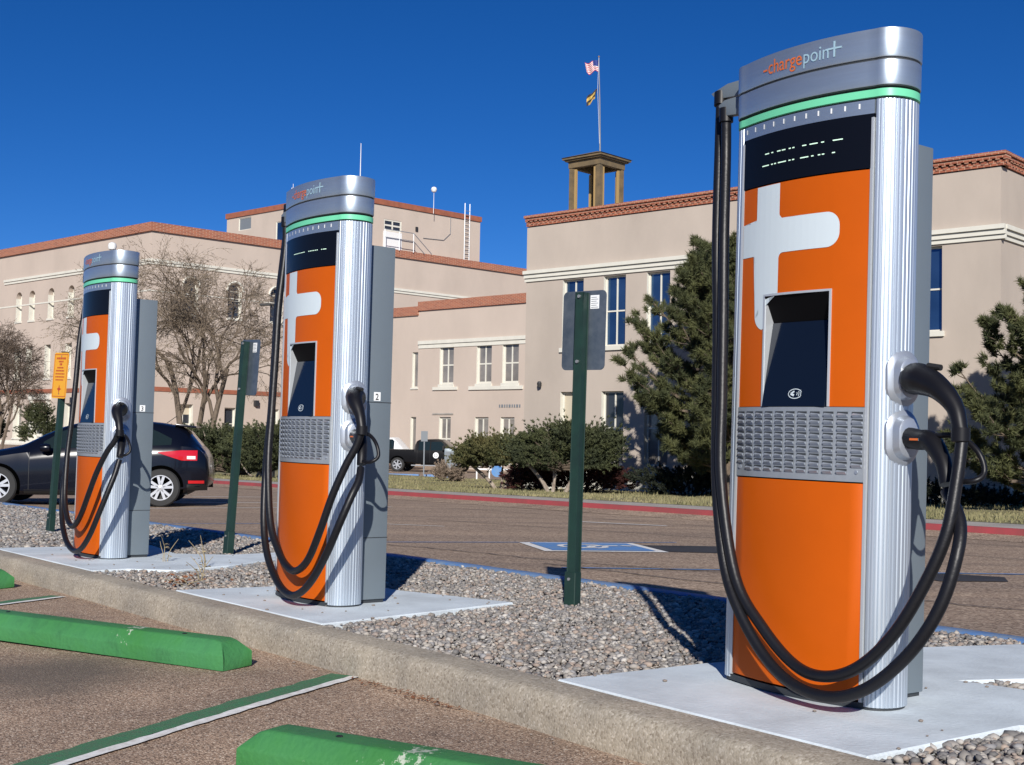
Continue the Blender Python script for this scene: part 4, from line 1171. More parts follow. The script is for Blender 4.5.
# ---- low wing behind, with the truck before it
Wp = (0.0094 * 78, 78.0); fW = Face(Wp, U_)
wb = empty('low_wing', (Wp[0], Wp[1], -1.0)); K = 1.3
def zk(z): return .88 + (z - .88) * K
ops = []
for (a, c) in ((-5.64, -4.66), (-3.10, -2.10), (-1.40, -.36)):
    ops.append(dict(t0=a * K, t1=c * K, z0=zk(3.58), z1=zk(5.50), nv=1, nh=1, fw=.13, mw=.09, glass='glass_wall_reflection', rev=.22, sh=.22, head=1))
for (a, c) in ((-5.60, -4.78), (-3.14, -2.24), (-1.46, -.56)):
    ops.append(dict(t0=a * K, t1=c * K, z0=zk(-.2), z1=zk(1.96), nv=1, nh=1, fw=.13, mw=.09, glass='glass_wall_reflection', rev=.22))
ops.append(dict(t0=-7.62 * K, t1=-7.2 * K, z0=zk(3.45), z1=zk(5.25), nv=0, nh=0, fw=.08, glass='glass_wall_reflection', rev=.22))
ops.append(dict(t0=-7.66 * K, t1=-7.25 * K, z0=zk(0.0), z1=zk(1.96), nv=0, nh=0, fw=.08, glass='glass_wall_reflection', rev=.22))
zt_ = zk(7.34)
wall_with_openings(fW, -18, 3, -1.6, zt_, ops, M['stucco2'], wb)
closed_shell([tuple(fW.p(3, 0).xy), tuple(fW.p(3, 0, 10).xy), tuple(fW.p(-18, 0, 10).xy), tuple(fW.p(-18, 0).xy)], -1.6, zt_, wb, M['stucco2'])
flat_roof([tuple(fW.p(-18, 0).xy), tuple(fW.p(3, 0).xy), tuple(fW.p(3, 0, 10).xy), tuple(fW.p(-18, 0, 10).xy)], zt_ - .2, wb)
b = MB(); fW.bx(b, -7.2 * K, 3, zt_, zk(7.80), -.12, .4); fW.bx(b, -18, -7.2 * K - .01, zk(7.12), zk(7.58), -.12, .4); b.build('brick_coping', M['brick'], wb, uv=uv_face(fW, 1.6, 3))
trim_line(fW, -7.15 * K, 2.5, [(zk(5.42), zk(5.62), .05), (zk(5.625), zk(5.80), .12)], M['cream'], wb, 'cornice')
trim_line(fW, -6.05 * K, -4.35 * K, [(zk(3.30), zk(3.45), .10)], M['cream'], wb, 'ledge')
trim_line(fW, -3.55 * K, -.05 * K, [(zk(3.28), zk(3.45), .10)], M['cream'], wb, 'ledge')
trim_line(fW, -6.05 * K, -4.6 * K, [(zk(2.08), zk(2.16), .06)], M['walk'], wb, 'ledge')
b = MB(); x = -1.55 * K
for k in range(9):
    w = .09 + .05 * (k % 3 == 1); fW.bx(b, x, x + w, zk(2.42), zk(2.56), -.03, -.004); x += w + .10
b.build('wall_lettering', M['louver'], wb)
tag(wb, 'low pale wing behind the black pickup, sash windows in two rows, stepped brick coping', 'building'); reparent(wb)

# ---- large block at the left
C0 = (-27.072, 95.0); fA = Face(C0, (.7366, -.6763)); fB = Face(C0, (.7205, .693))
fA.inw = Vector((.6763, .7366, 0)); fB.inw = Vector((-.693, .7205, 0))
lb = empty('large_building', (C0[0], C0[1], -.2))
ops = []
for t in (-20.95, -18.65, -15.40, -12.12, -8.8, -5.5, -26.0, -29.3): ops.append(dict(t0=t - .1, t1=t + .95, z0=10.22, z1=12.72, arch=1, nv=0, nh=1, fw=.10, glass='glass_wall_reflection', rev=.50, sh=.16))
for t in (-20.95, -18.9, -15.72, -12.30, -8.9, -5.6, -26.0): ops.append(dict(t0=t - .05, t1=t + .95, z0=5.28, z1=8.05, nv=0, nh=1, fw=.10, glass='glass_wall_reflection', rev=.50, sh=.16))
ops.append(dict(t0=-17.35, t1=-15.05, z0=0.16, z1=3.25, nv=1, nh=0, fw=.22, mw=.14, glass='glass_dark', rev=.30, sill=0))
ops.append(dict(t0=-20.9, t1=-19.4, z0=.3, z1=3.2, nv=0, nh=0, fw=.10, glass='glass_wall_reflection', rev=.55)); ops.append(dict(t0=-25.9, t1=-24.4, z0=.3, z1=3.2, nv=0, nh=0, fw=.10, glass='glass_wall_reflection', rev=.55))
ops.append(dict(t0=-12.2, t1=-11.2, z0=1.2, z1=3.2, nv=0, nh=0, fw=.08, glass='glass_dark', rev=.45)); ops.append(dict(t0=-7, t1=-6, z0=1.2, z1=3.2, nv=0, nh=0, fw=.08, glass='glass_dark', rev=.45))
wall_with_openings(fA, -60, 0, -1.2, 16.0, ops, M['stucco2'], lb)
b = MB(); fA.bx(b, -17.2, -15.2, 2.15, 2.38, .2, .26); fA.bx(b, -17.0, -16.35, .45, .7, .2, .26); b.build('door_rail', M['cream'], lb)
b = MB(); fA.bx(b, -17.85, -17.36, .1, 3.7, -.12, .1); fA.bx(b, -15.04, -14.55, .1, 3.7, -.12, .1); fA.bx(b, -18.0, -14.4, 3.5, 3.95, -.2, .1); b.build('door_surround', M['cream'], lb)
b = MB(); fA.bx(b, -20.5, -13.2, -1.0, .12, -1.6, 0); fA.bx(b, -21.0, -12.6, -1.0, -.08, -2.1, -1.6); b.build('steps', M['cream'], lb)
ops = [dict(t0=2.75, t1=4.0, z0=10.0, z1=12.75, arch=1, nv=0, nh=1, fw=.08, glass='glass_dark', rev=.35, sh=.16), dict(t0=6.62, t1=7.85, z0=10.0, z1=12.75, arch=1, nv=0, nh=1, fw=.08, glass='glass_dark', rev=.35, sh=.16),
       dict(t0=10.5, t1=11.7, z0=10.0, z1=12.75, arch=1, nv=0, nh=1, fw=.08, glass='glass_dark', rev=.35, sh=.16),
       dict(t0=2.57, t1=3.85, z0=1.6, z1=3.15, nv=1, nh=0, fw=.10, glass='glass_dark', rev=.45, blind=.5), dict(t0=6.6, t1=7.6, z0=.5, z1=3.0, nv=0, nh=1, fw=.10, glass='glass_dark', rev=.35), dict(t0=10.6, t1=11.6, z0=.5, z1=3.0, nv=0, nh=1, fw=.10, glass='glass_dark', rev=.35)]
wall_with_openings(fB, 0, 20, -1.2, 16.0, ops, M['stucco2'], lb)
b = MB(); fB.bx(b, 20.0, 44, -1.2, 16.65, 0, 12); b.build('wall', M['stucco2'], lb)
for o in ops[:3]:
    cm = (o['t0'] + o['t1']) / 2; r_ = (o['t1'] - o['t0']) / 2 + .12; sp = o['z1'] - (o['t1'] - o['t0']) / 2
    b = MB(); b.tube([fB.p(cm - r_ * math.cos(PI * k / 12), sp + r_ * math.sin(PI * k / 12), -.05) for k in range(13)], .09, 6); b.build('arch_moulding', M['cream'], lb)
closed_shell([tuple(fB.p(20, 0).xy), tuple((fB.p(20, 0) + fA.inw * 20).xy), tuple((fA.p(-60, 0) + fA.inw * 30).xy), tuple(fA.p(-60, 0).xy)], -1.2, 16.0, lb, M['stucco2'])
flat_roof([tuple(fA.p(-60, 0).xy), tuple(fA.p(0, 0).xy), tuple(fB.p(20, 0).xy), tuple((fB.p(20, 0) + fA.inw * 20).xy), tuple((fA.p(-60, 0) + fA.inw * 30).xy)], 15.7, lb)
b = MB(); fA.bx(b, -60, .17, 16.0, 16.66, -.18, .5); b.build('brick_coping', M['brick'], lb, uv=uv_face(fA, .9, 2.4))
b = MB(); fB.bx(b, 0, 19.98, 16.0, 16.66, -.18, .5); fB.bx(b, 20.0, 44, 16.65, 17.28, -.18, .5); b.build('brick_coping', M['brick'], lb, uv=uv_face(fB, .9, 2.4))
for fc, a, b_ in ((fA, -23.2, .1), (fB, 0, 43)): trim_line(fc, a, b_, [(13.52, 13.72, .08), (13.725, 13.92, .16)], M['cream'], lb, 'cornice')
for fc, a, b_ in ((fA, -60, .06), (fB, 0, 43)): trim_line(fc, a, b_, [(4.05, 4.38, .06)], M['brick_plain'], lb, 'string_course')
trim_line(fA, -40, .03, [(11.50, 11.62, .03)], M['cream'], lb, 'spring_line'); trim_line(fB, 0.0, 43, [(11.50, 11.57, .02)], M['cream'], lb, 'spring_line')
for fc, t in ((fA, -10.9), (fB, 9.2)):
    b = MB(); fc.bx(b, t, t + .35, 3.2, 3.65, -.28, 0); b.build('wall_lamp', M['dark_metal'], lb)
tag(lb, 'beige three storey building at the left with narrow arched windows and white door', 'building'); reparent(lb)

# ---- roof storey above the large building
P0 = (-14.407, 108.0); fL = Face(P0, (.7366, -.6763)); fR = Face(P0, (.7205, .693)); fL.inw = Vector((.6763, .7366, 0)); fR.inw = Vector((-.693, .7205, 0))
pb = empty('roof_storey', (P0[0], P0[1], 15.7))
b_ops = [dict(t0=-15.3, t1=-13.4, z0=19.85, z1=21.0, nv=0, nh=0, fw=.06, glass='louver', rev=.12, sill=0), dict(t0=-9.6, t1=-7.4, z0=18.2, z1=20.1, nv=0, nh=0, fw=.06, glass='glass_sky_reflection', rev=.12, sill=0)]
wall_with_openings(fL, -17.2, 0, 15.0, 21.15, b_ops, M['stucco2'], pb)
wall_with_openings(fR, 0, 15.5, 15.0, 21.15, [dict(t0=4.15, t1=6.1, z0=18.95, z1=19.95, nv=1, nh=1, fw=.12, mw=.14, glass='glass_dark', rev=.10, sill=0)], M['stucco2'], pb)
closed_shell([tuple(fR.p(15.5, 0).xy), tuple((fR.p(15.5, 0) + fL.inw * 1 - fL.u * 15).xy), tuple(fL.p(-17.2, 0, 12).xy), tuple(fL.p(-17.2, 0).xy)], 15.0, 21.15, pb, M['stucco2'])
flat_roof([tuple(fL.p(-17.2, 0).xy), tuple(fL.p(0, 0).xy), tuple(fR.p(15.5, 0).xy), tuple(fL.p(-17.2, 0, 12).xy)], 21.0, pb)
b = MB(); fL.bx(b, -17.3, .1, 21.15, 21.62, -.12, .4); b.build('brick_coping', M['brick_plain'], pb); b = MB(); fR.bx(b, 0, 15.6, 21.15, 21.62, -.12, .4); b.build('brick_coping', M['brick_plain'], pb)
b = MB(); fR.bx(b, 4.1, 6.15, 17.3, 18.9, -.05, .05); dr = b.build('door', M['white_metal'], pb)
b = MB()
for t in (3.6, 5.2, 6.8): b.bar(fR.p(t, 17.2, -.9), fR.p(t, 18.9, -.9), .06)
b.bar(fR.p(3.6, 18.9, -.9), fR.p(6.8, 18.9, -.9), .06); b.bar(fR.p(3.6, 18.2, -.9), fR.p(6.8, 18.2, -.9), .05); b.bar(fR.p(6.8, 18.9, -.9), fR.p(8.9, 17.3, -.9), .05); b.bar(fR.p(6.8, 18.2, -.9), fR.p(8.1, 17.2, -.9), .05)
b.build('railing', M['steel'], pb)
b = MB()
for t in (13.35, 13.95): b.bar(fR.p(t, 15.2, -.25), fR.p(t, 22.6, -.25), .07)
for k in range(16): b.bar(fR.p(13.35, 16.2 + k * .38, -.25), fR.p(13.95, 16.2 + k * .38, -.25), .05)
b.build('ladder', M['steel'], pb)
b = MB(); fR.bx(b, 7.7, 7.95, 19.3, 19.7, -.1, 0); b.build('wall_lamp', M['dark_metal'], pb)
b = MB(); b.tube([fR.p(11.8, 21.5, -.05), fR.p(11.8, 19.6, -.05), fR.p(11.0, 18.9, -.05), fR.p(8.6, 18.8, -.05)], .03, 5); b.build('conduit', M['steel'], pb)
tag(pb, 'top storey block set back above the roofline, with a white door, railing and ladder', 'building'); reparent(pb)

def antenna(loc, z0, z1, label, r_=.045, ball=None, dish=False):
    root = empty('antenna', (loc[0], loc[1], z0)); b = MB(); b.tube([(0, 0, 0), (0, 0, (z1 - z0) * .5), (0, 0, z1 - z0)], [r_, r_ * .8, r_ * .5], 6); b.build('mast', M['white_metal'], root)
    if ball: b = MB(); b.lathe([(0, -ball), (ball * .7, -ball * .7), (ball, 0), (ball * .7, ball * .7), (0, ball)], 12, 'z', (0, 0, (z1 - z0) * .96)); b.build('radome', M['white_metal'], root, smooth=True)
    if dish: b = MB(); b.lathe([(0, .25), (.3, .15), (.5, -.05), (.5, -.09), (0, .15)], 16, 'x', (0, 0, (z1 - z0) * .60)); b.build('dish', M['white_metal'], root, smooth=True)
    tag(root, label, 'antenna')
antenna((-13.65, 111.5), 21.0, 26.7, 'thin tall whip mast behind the middle charger top', .055)
antenna((-19.6, 112.0), 21.0, 23.1, 'short mast with small white dish left of the middle charger top', .04, dish=True)
antenna((-7.3, 113.8), 21.0, 23.25, 'slim mast topped by a white ball above the roof storey', .03, ball=.28)

# ---- open lantern tower with flagpole on the corner block
LX, LY = (593.5 - 512) / 1280 * 48, 48.0
lt = empty('roof_belfry', (LX, LY, 8.2), math.atan2(-.669, .743)); s_ = .66
for sx in (-1, 1):
    for sy in (-1, 1):
        b = MB(); x, y = sx * s_, sy * s_; b.box(x - .075, x + .075, y - .075, y + .075, -.1, 3.0)
        for (dx, dy) in ((-sx * .115, 0), (0, -sy * .115)): b.box(x + dx - .038, x + dx + .038, y + dy - .05, y + dy + .05, -.1, 2.95)
        pc = b.build('corner_pier', M['bronze'], lt)
        b = MB(); 
        b.box(x - sx * .20 - .045, x - sx * .20 + .045, y - .04, y + .04, 0, 2.9); b.box(x - .04, x + .04, y - sy * .20 - .045, y - sy * .20 + .045, 0, 2.9)
        b.build('edge_strip', M['gold'], pc)
b = MB(); b.box(-.76, .76, -.76, -.58, 2.96, 3.20); b.box(-.76, .76, .58, .76, 2.96, 3.20); b.box(-.76, -.58, -.57, .57, 2.96, 3.20); b.box(.58, .76, -.57, .57, 2.96, 3.20); b.build('lintel', M['bronze'], lt)
b = MB(); b.box(-.86, .86, -.86, .86, 3.205, 3.26); b.box(-.93, .93, -.93, .93, 3.262, 3.34)
b.add([(-.97, -.97, 3.343), (.97, -.97, 3.343), (.97, .97, 3.343), (-.97, .97, 3.343), (0, 0, 3.66)], [(0, 1, 4), (1, 2, 4), (2, 3, 4), (3, 0, 4), (0, 3, 2, 1)]); b.build('roof', M['bronze'], lt)
b = MB()
for sg in (-1, 1):
    for z in (.75, .5):
        b.bar((-.6, sg * .66, z), (.6, sg * .66, z), .025); b.bar((sg * .66, -.6, z), (sg * .66, .6, z), .025)
b.build('railing', M['steel'], lt)
tag(lt, 'small open bronze and gold lantern tower with four piers and a low pyramid roof', 'lantern tower')
fpz = 8.2 + 3.64
fp = empty('flagpole', (LX + .12, LY, fpz)); b = MB(); b.tube([(0, 0, -.1), (-.04, 0, 1.9), (-.10, 0, 3.62)], [.032, .024, .014], 8); b.build('pole', M['steel'], fp)
b = MB(); b.lathe([(0, -.04), (.04, 0), (0, .04)], 8, 'z', (-.10, 0, 3.64)); b.build('finial', M['gold'], fp)
b = MB(); b.tube([(-.10, -.02, 3.58), (-.13, -.03, 2.4), (-.03, -.03, .3)], .006, 4); b.build('halyard', M['white_metal'], fp)
tag(fp, 'slender white flagpole rising from the lantern tower roof', 'flagpole')
M['flag_red'] = mat('flag_red', (0.45, 0.03, 0.05), 0.8); M['flag_white'] = mat('flag_white', (0.75, 0.73, 0.72), 0.8); M['flag_blue'] = mat('flag_blue', (0.03, 0.05, 0.22), 0.8); M['flag_yellow'] = mat('flag_yellow', (0.55, 0.36, 0.08), 0.8)
M['flag_dark'] = mat('flag_dark', (0.035, 0.03, 0.03), 0.8)
def flag(loc, fn, colfn, mats, label, nu=26, nv=13):
    b = MB(); vs = [fn(i / nu, j / nv) for i in range(nu + 1) for j in range(nv + 1)]; b.v = [tuple(v) for v in vs]
    for i in range(nu):
        for j in range(nv):
            p = i * (nv + 1) + j; b.f.append((p, p + 1, p + nv + 2, p + nv + 1)); b.mi.append(colfn(i / nu, (j + .5) / nv))
    o = b.build('flag', mats, None, smooth=True, angle=80); o.location = loc; return tag(o, label, 'flag', 'flags on the flagpole')
flag((LX + .01, LY, fpz + 3.50), lambda u, v: (-.52 * u * (1 - .15 * v), .09 * math.sin(u * 9 + v), -.42 * v - .10 * u + .05 * math.sin(u * 7)),
     lambda u, v: 2 if (u < .4 and v < 7 / 13) else int(v * 13) % 2, [M['flag_red'], M['flag_white'], M['flag_blue']], 'striped red and white flag with blue canton, upper one on the pole')
flag((LX - .02, LY, fpz + 2.42), lambda u, v: (-.40 * u - .10 * v + .10 * u * v, .06 * math.sin(u * 8 + v * 2), -.40 * v - .34 * u + .03 * math.sin(u * 9)),
     lambda u, v: 1 if (.25 < v < .55 and u > .12) else (0 if v <= .25 or u > .7 else 1 if v > .8 else 0), [M['flag_dark'], M['flag_yellow']], 'drooping yellow and dark flag hanging below the striped one')

# ================================================================== vegetation
def orient(v):
    v = Vector(v).normalized(); u = v.cross(Vector((0, 0, 1)))
    if u.length < .01: u = Vector((1, 0, 0))
    u.normalize(); return v, u, v.cross(u)
def tufts_np(centers, dirs, L_, spread, n, w, jitter=.35):
    """needle / leaf sprays: thin triangles fanned round a direction"""
    C = np.repeat(np.asarray(centers), n, axis=0); D = np.repeat(np.asarray(dirs), n, axis=0)
    D = D / np.linalg.norm(D, axis=1, keepdims=True); m_ = len(C)
    d = D + RNG.normal(0, spread, (m_, 3)); d /= np.linalg.norm(d, axis=1, keepdims=True)
    L2 = (L_ if np.isscalar(L_) else np.repeat(L_, n)[:, None] * np.ones((1, 1)))
    LL = (L2 if not np.isscalar(L2) else np.full((m_, 1), L2)) * RNG.uniform(1 - jitter, 1 + jitter, (m_, 1))
    s_ = np.cross(d, RNG.normal(0, 1, (m_, 3))); s_ /= np.linalg.norm(s_, axis=1, keepdims=True)
    base = C + D * RNG.uniform(-.3, .5, (m_, 1)) * LL
    V = np.stack([base - s_ * w, base + s_ * w, base + d * LL], 1)
    return V.reshape(-1, 3)
def tri_obj(name, V, material, parent, root_loc):
    V = V - np.array(root_loc)
    return np_mesh(name, V, np.arange(len(V)).reshape(-1, 3), material, parent)

def pine(loc, height, rad, label, limbs, tuft_n=64, seed=1, taper_top=.35, tl=.17, lean=(0, 0), ntw=12, shape=None):
    rs = np.random.default_rng(seed); root = empty('pine_tree', loc); base = Vector(loc)
    b = MB(); tp = [Vector((lean[0] * k / 6, lean[1] * k / 6, height * .93 * k / 6)) + Vector((rs.normal(0, .04), rs.normal(0, .04), 0)) for k in range(7)]
    b.tube(tp, [.15 * (1 - k / 7.5) + .02 for k in range(7)], 8); b.build('trunk', M['bark'], root, smooth=True)
    C = []; D = []; lb_ = MB()
    for i in range(limbs):
        f = (i + .5) / limbs; z = height * (.10 + .84 * f)
        ang = i * 2.399 + rs.normal(0, .3)
        prof = shape(f) if shape else math.sin(PI * min(1, (f * .78 + .22))) ** .8
        ln = rad * prof * rs.uniform(.72, 1.12)
        k0 = f * 6 * .9; p0 = Vector((lean[0] * z / height, lean[1] * z / height, z)); up = .25 + .55 * f
        pts = [p0]
        for q in range(1, 7):
            t = q / 6; pts.append(p0 + Vector((math.cos(ang) * ln * t, math.sin(ang) * ln * t, ln * up * t ** 1.7 - .12 * ln * math.sin(PI * t))) + Vector((rs.normal(0, .04), rs.normal(0, .04), rs.normal(0, .04))))
        lb_.tube(pts, [max(.012, .055 * (1 - q / 7) * (ln / rad + .3)) for q in range(7)], 5)
        for q in range(ntw):
            t = rs.uniform(.28, 1.0); k = min(5, int(t * 6)); pp = pts[k].lerp(pts[k + 1], t * 6 - k)
            a2 = ang + rs.normal(0, .9); l2 = rs.uniform(.15, .55) * (1.25 - t) * rad * .5 + .12
            e = pp + Vector((math.cos(a2) * l2, math.sin(a2) * l2, rs.uniform(.0, .5) * l2 + .05))
            lb_.tube([pp, pp.lerp(e, .5) - Vector((0, 0, .02)), e], [.014, .011, .008], 4, cap=False)
            for s2 in range(4):
                c = pp.lerp(e, .35 + .22 * s2) + Vector((rs.normal(0, .05), rs.normal(0, .05), rs.normal(0, .04))); C.append(tuple(c)); dv = (e - pp).normalized() * .6 + Vector((rs.normal(0, .35), rs.normal(0, .35), .7 + rs.normal(0, .2))); D.append(tuple(dv))
        for s2 in range(3):
            C.append(tuple(pts[-1] + Vector((rs.normal(0, .07), rs.normal(0, .07), rs.normal(.03, .05))))); D.append((math.cos(ang), math.sin(ang), 1.0))
    for s2 in range(10): C.append((lean[0] + rs.normal(0, .1), lean[1] + rs.normal(0, .1), height * rs.uniform(.88, 1.0))); D.append((rs.normal(0, .3), rs.normal(0, .3), 1))
    lb_.build('limbs', M['bark'], root)
    V = tufts_np(C, D, tl, .75, tuft_n, .012)
    np_mesh('crown', V, np.arange(len(V)).reshape(-1, 3), M['pine'], root)
    return tag(root, label, 'pine tree', 'pine trees by the corner building')
pine((5.85, 34.3, -.62), 6.9, 3.05, 'bushy dark pine in front of the corner building, left of the right charger', 88, seed=3, tl=.15, ntw=17, tuft_n=80, shape=lambda f: (min(1, .62 + f * 1.5) if f < .3 else max(.16, 1.02 - (f - .3) * 1.15)))
pine((12.3, 27.6, -.50), 5.3, 2.75, 'pine at the right edge with upturned branches, casting its shade on the wall', 78, seed=8, tl=.14, ntw=15, tuft_n=80, shape=lambda f: (.95 if f < .3 else max(.14, .95 - (f - .3) * 1.15)))

def spreading_bush(loc, rx, ry, z0, z1, label, material, n_spray=900, seed=1, trunks=(), name='juniper_bush', cat='bush', group='junipers on the lawn', leaf=.055, spray=.26, flat=.35, trunk_mat='bark_pale', tuftn=16, trunk_r=.05, skew=0):
    rs = np.random.default_rng(seed); root = empty(name, loc)
    b = MB()
    for (x0, y0, x1, y1, zt, r_) in trunks:
        p = [Vector((x0, y0, -.05)), Vector((x0 * .6 + x1 * .4 + .03, y0 * .5 + y1 * .5, zt * .45)), Vector((x1, y1, zt)), Vector((x1 * 1.5, y1 + .1, zt + (z1 - zt) * .45))]
        b.tube(catmull(p, 4), [r_ * (1 - .5 * k / 12) for k in range(13)], 7)
    if trunks: b.build('trunk', M[trunk_mat], root, smooth=True)
    C = []; D = []; nl = max(5, n_spray // 45)
    lobes = [(rs.uniform(-.75, .75), rs.uniform(-.6, .6), rs.uniform(.25, .9), rs.uniform(.28, .5)) for _ in range(nl)]
    lb_ = MB()
    for i in range(n_spray):
        lx, ly, lz, lr = lobes[i % nl]
        v = rs.normal(0, 1, 3); v /= np.linalg.norm(v); v *= lr * rs.uniform(.45, 1.0)
        x, y, z = lx + v[0], ly + v[1] * .9, lz + v[2] * .7
        rr_ = math.hypot(x, y)
        if rr_ > 1.12: x, y = x / rr_ * 1.08, y / rr_ * 1.08
        ztop = math.sqrt(max(.05, 1.2 - .85 * min(1.2, rr_) ** 2)); z = max(.02, min(z, ztop))
        C.append((x * rx, y * ry, z0 + z * (z1 - z0) + skew * x)); o = np.array([x * 1.3, y * 1.3, .05 + z * .45 + flat * .5]) + rs.normal(0, .28, 3); D.append(tuple(o))
        if i % 9 == 0 and trunks:
            lb_.tube([Vector((trunks[0][2] * .6, 0, z0 + .1)), Vector((x * rx * .5, y * ry * .5, z0 + z * (z1 - z0) * .55)), Vector(C[-1])], [.022, .012, .005], 4, cap=False)
    if trunks: lb_.build('branches', M['bark'], root)
    C = np.array(C); D = np.array(D); Dn = D / np.linalg.norm(D, axis=1, keepdims=True)
    # each spray: a line of small tufts running outwards
    SL = spray * np.where(rs.random((len(C), 1)) < .18, rs.uniform(1.5, 2.3, (len(C), 1)), rs.uniform(.6, 1.15, (len(C), 1)))
    CC = np.concatenate([C + Dn * SL * k * .33 for k in range(4)]); DD = np.concatenate([Dn] * 4)
    V = tufts_np(CC, DD, leaf * 1.3, .75, tuftn, leaf * .24)
    np_mesh('foliage', V, np.arange(len(V)).reshape(-1, 3), M[material], root)
    return tag(root, label, cat, group)
spreading_bush((-.34, 38.3, -.70), 1.12, 1.2, .72, 1.48, 'olive brown juniper with a white V shaped trunk, between the pickup and the green post', 'juniper_ol', 1500, 2, trunks=((0, 0, -.75, .1, .75, .07), (.03, 0, .1, .05, .7, .05), (.06, 0, .75, .1, .8, .08), (.1, 0, .35, .3, .7, .05)))
spreading_bush((1.66, 35.6, -.66), 1.40, 1.2, .66, 1.86, 'tall dark green juniper behind the green post, largest of the clipped bushes', 'juniper', 2600, 5, trunks=((-.55, 0, -1.05, .1, .75, .07), (-.5, 0, -.45, .1, .7, .06), (-.2, 0, .3, .1, .9, .07)))
spreading_bush((1.75, 37.4, -.68), 1.75, .7, -.02, 1.0, 'low red brown barberry hedge under the dark juniper', 'barberry', 1500, 11, name='barberry_hedge', group=None, cat='hedge', leaf=.05, spray=.16)
spreading_bush((-10.35, 45.5, -.92), 2.2, 1.5, .3, 1.9, 'wide spreading juniper just behind the navy hatchback tail', 'juniper', 1700, 21, trunks=((1.3, -1.2, 1.85, -1.2, .7, .06),), leaf=.07)
spreading_bush((-8.05, 43.2, -.90), 1.40, 1.3, .55, 1.98, 'juniper on pale forked stems between the green post and middle charger', 'juniper', 1200, 22, trunks=((-.15, 0, -.5, .1, .65, .05), (-.1, 0, -.05, .1, .7, .06), (.0, 0, .3, .1, .6, .045), (-.2, 0, -.85, .1, .55, .04)), leaf=.065)
spreading_bush((5.1, 36.6, -.72), 1.75, .8, .0, .92, 'dark shaded hedge at the foot of the wall beneath the pine', 'hedge_dark', 800, 31, name='clipped_hedge', group=None, cat='hedge', spray=.14, flat=.6)
spreading_bush((11.0, 31.8, -.66), 3.6, .5, .0, .55, 'low dark planting along the wall foot at the right edge', 'hedge_dark', 700, 37, name='clipped_hedge', group=None, cat='hedge', spray=.12, flat=.6)
spreading_bush((-2.55, 50.0, -.98), .52, .5, .0, .72, 'round tuft of dry ornamental grass on the lawn by the pickup', 'straw_dark', 260, 41, name='ornamental_grass', group=None, cat='grass tuft', leaf=.06, spray=.2, flat=.9)
spreading_bush((-36.3, 98.5, -.3), 1.5, 1.0, .1, 2.9, 'dark shrub beside the white entrance door, behind the yellow sign', 'juniper', 500, 51, name='evergreen_shrub', group=None, cat='shrub', leaf=.11, spray=.3)
spreading_bush((-32.5, 80.0, -.45), 1.5, 1.2, .1, 2.7, 'dark shrub at the foot of the bare tree on the left edge', 'hedge_dark', 500, 52, name='evergreen_shrub', group=None, cat='shrub', leaf=.10, spray=.3)

def bare_tree(loc, height, rad, label, seed, trunks, twig='twig', depth=6, r0=.16, dens=1.0, droop=0.0, twig_w=.017):
    rs = random.Random(seed); root = empty('bare_tree', loc); tr = MB(); V = []; 
    def branch(p, d, ln, r_, lev):
        n = 4; pts = [p]; dd = d.copy()
        for k in range(n):
            jn = .06 if lev == 0 else .15; dd = (dd + Vector((rs.gauss(0, jn), rs.gauss(0, jn), rs.gauss(.02 - droop * (lev > 2), .12)))).normalized(); pts.append(pts[-1] + dd * ln / n)
        rads = [r_ * (1 - .38 * k / n) for k in range(n + 1)]
        if lev < 4: tr.tube(pts, rads, 6 if lev < 2 else 4, cap=False)
        else:
            for k in range(n):   # thin twigs as slim three sided slivers
                a, c = pts[k], pts[k + 1]; w = Vector((rs.gauss(0, 1), rs.gauss(0, 1), rs.gauss(0, 1))).normalized() * max(twig_w * (1.5 if lev == 4 else 1.0), rads[k])
                V.extend([tuple(a - w), tuple(a + w), tuple(c)])
        if lev >= depth: return
        nb = 3 if lev < 2 else (4 if lev < 5 else int(4 * dens))
        for k in range(nb):
            t = .35 + .65 * (k + rs.random() * .6) / nb if lev else .45 + .55 * (k + .3) / nb
            t = min(t, 1.0); q = min(n - 1, int(t * n)); pp = pts[q].lerp(pts[q + 1], t * n - q)
            ax = Vector((rs.gauss(0, 1), rs.gauss(0, 1), rs.gauss(0, .6))); ax = (ax - dd * ax.dot(dd)).normalized()
            sp = rs.uniform(.30, .55) if lev < 2 else rs.uniform(.35, .80); nd = (dd * math.cos(sp) + ax * math.sin(sp)).normalized()
            branch(pp, nd, ln * rs.uniform(.52, .78), r_ * .55, lev + 1)
    for (x, y, dx, dy, f) in trunks: branch(Vector((x, y, -.2)), Vector((dx, dy, 1)).normalized(), height * .42 * f, r0 * f, 0)
    tr.build('trunk', M['bark'], root, smooth=True)
    V = np.array(V)
    np_mesh('crown', V, np.arange(len(V)).reshape(-1, 3), M[twig], root)
    return tag(root, label, 'tree', 'bare winter trees')
bare_tree((-14.8, 60.0, -.95), 13.2, 3, 'leafless grey brown tree with twin trunks behind the hatchback, before the arched windows', 12, ((-.35, 0, -.06, 0, 1.0), (.35, 0, .10, .1, .95), (.1, .2, .02, .15, .9)), depth=7, r0=.17, droop=.05, dens=.9)
bare_tree((-30.6, 76.0, -.55), 9.6, 3, 'dense bare tree cut by the left edge of the picture', 23, ((-.2, 0, -.15, 0, 1.0), (.3, 0, .2, 0, .95), (0, .2, .0, .2, .9)), twig='twig2', depth=7, r0=.12, dens=.8, droop=.06)

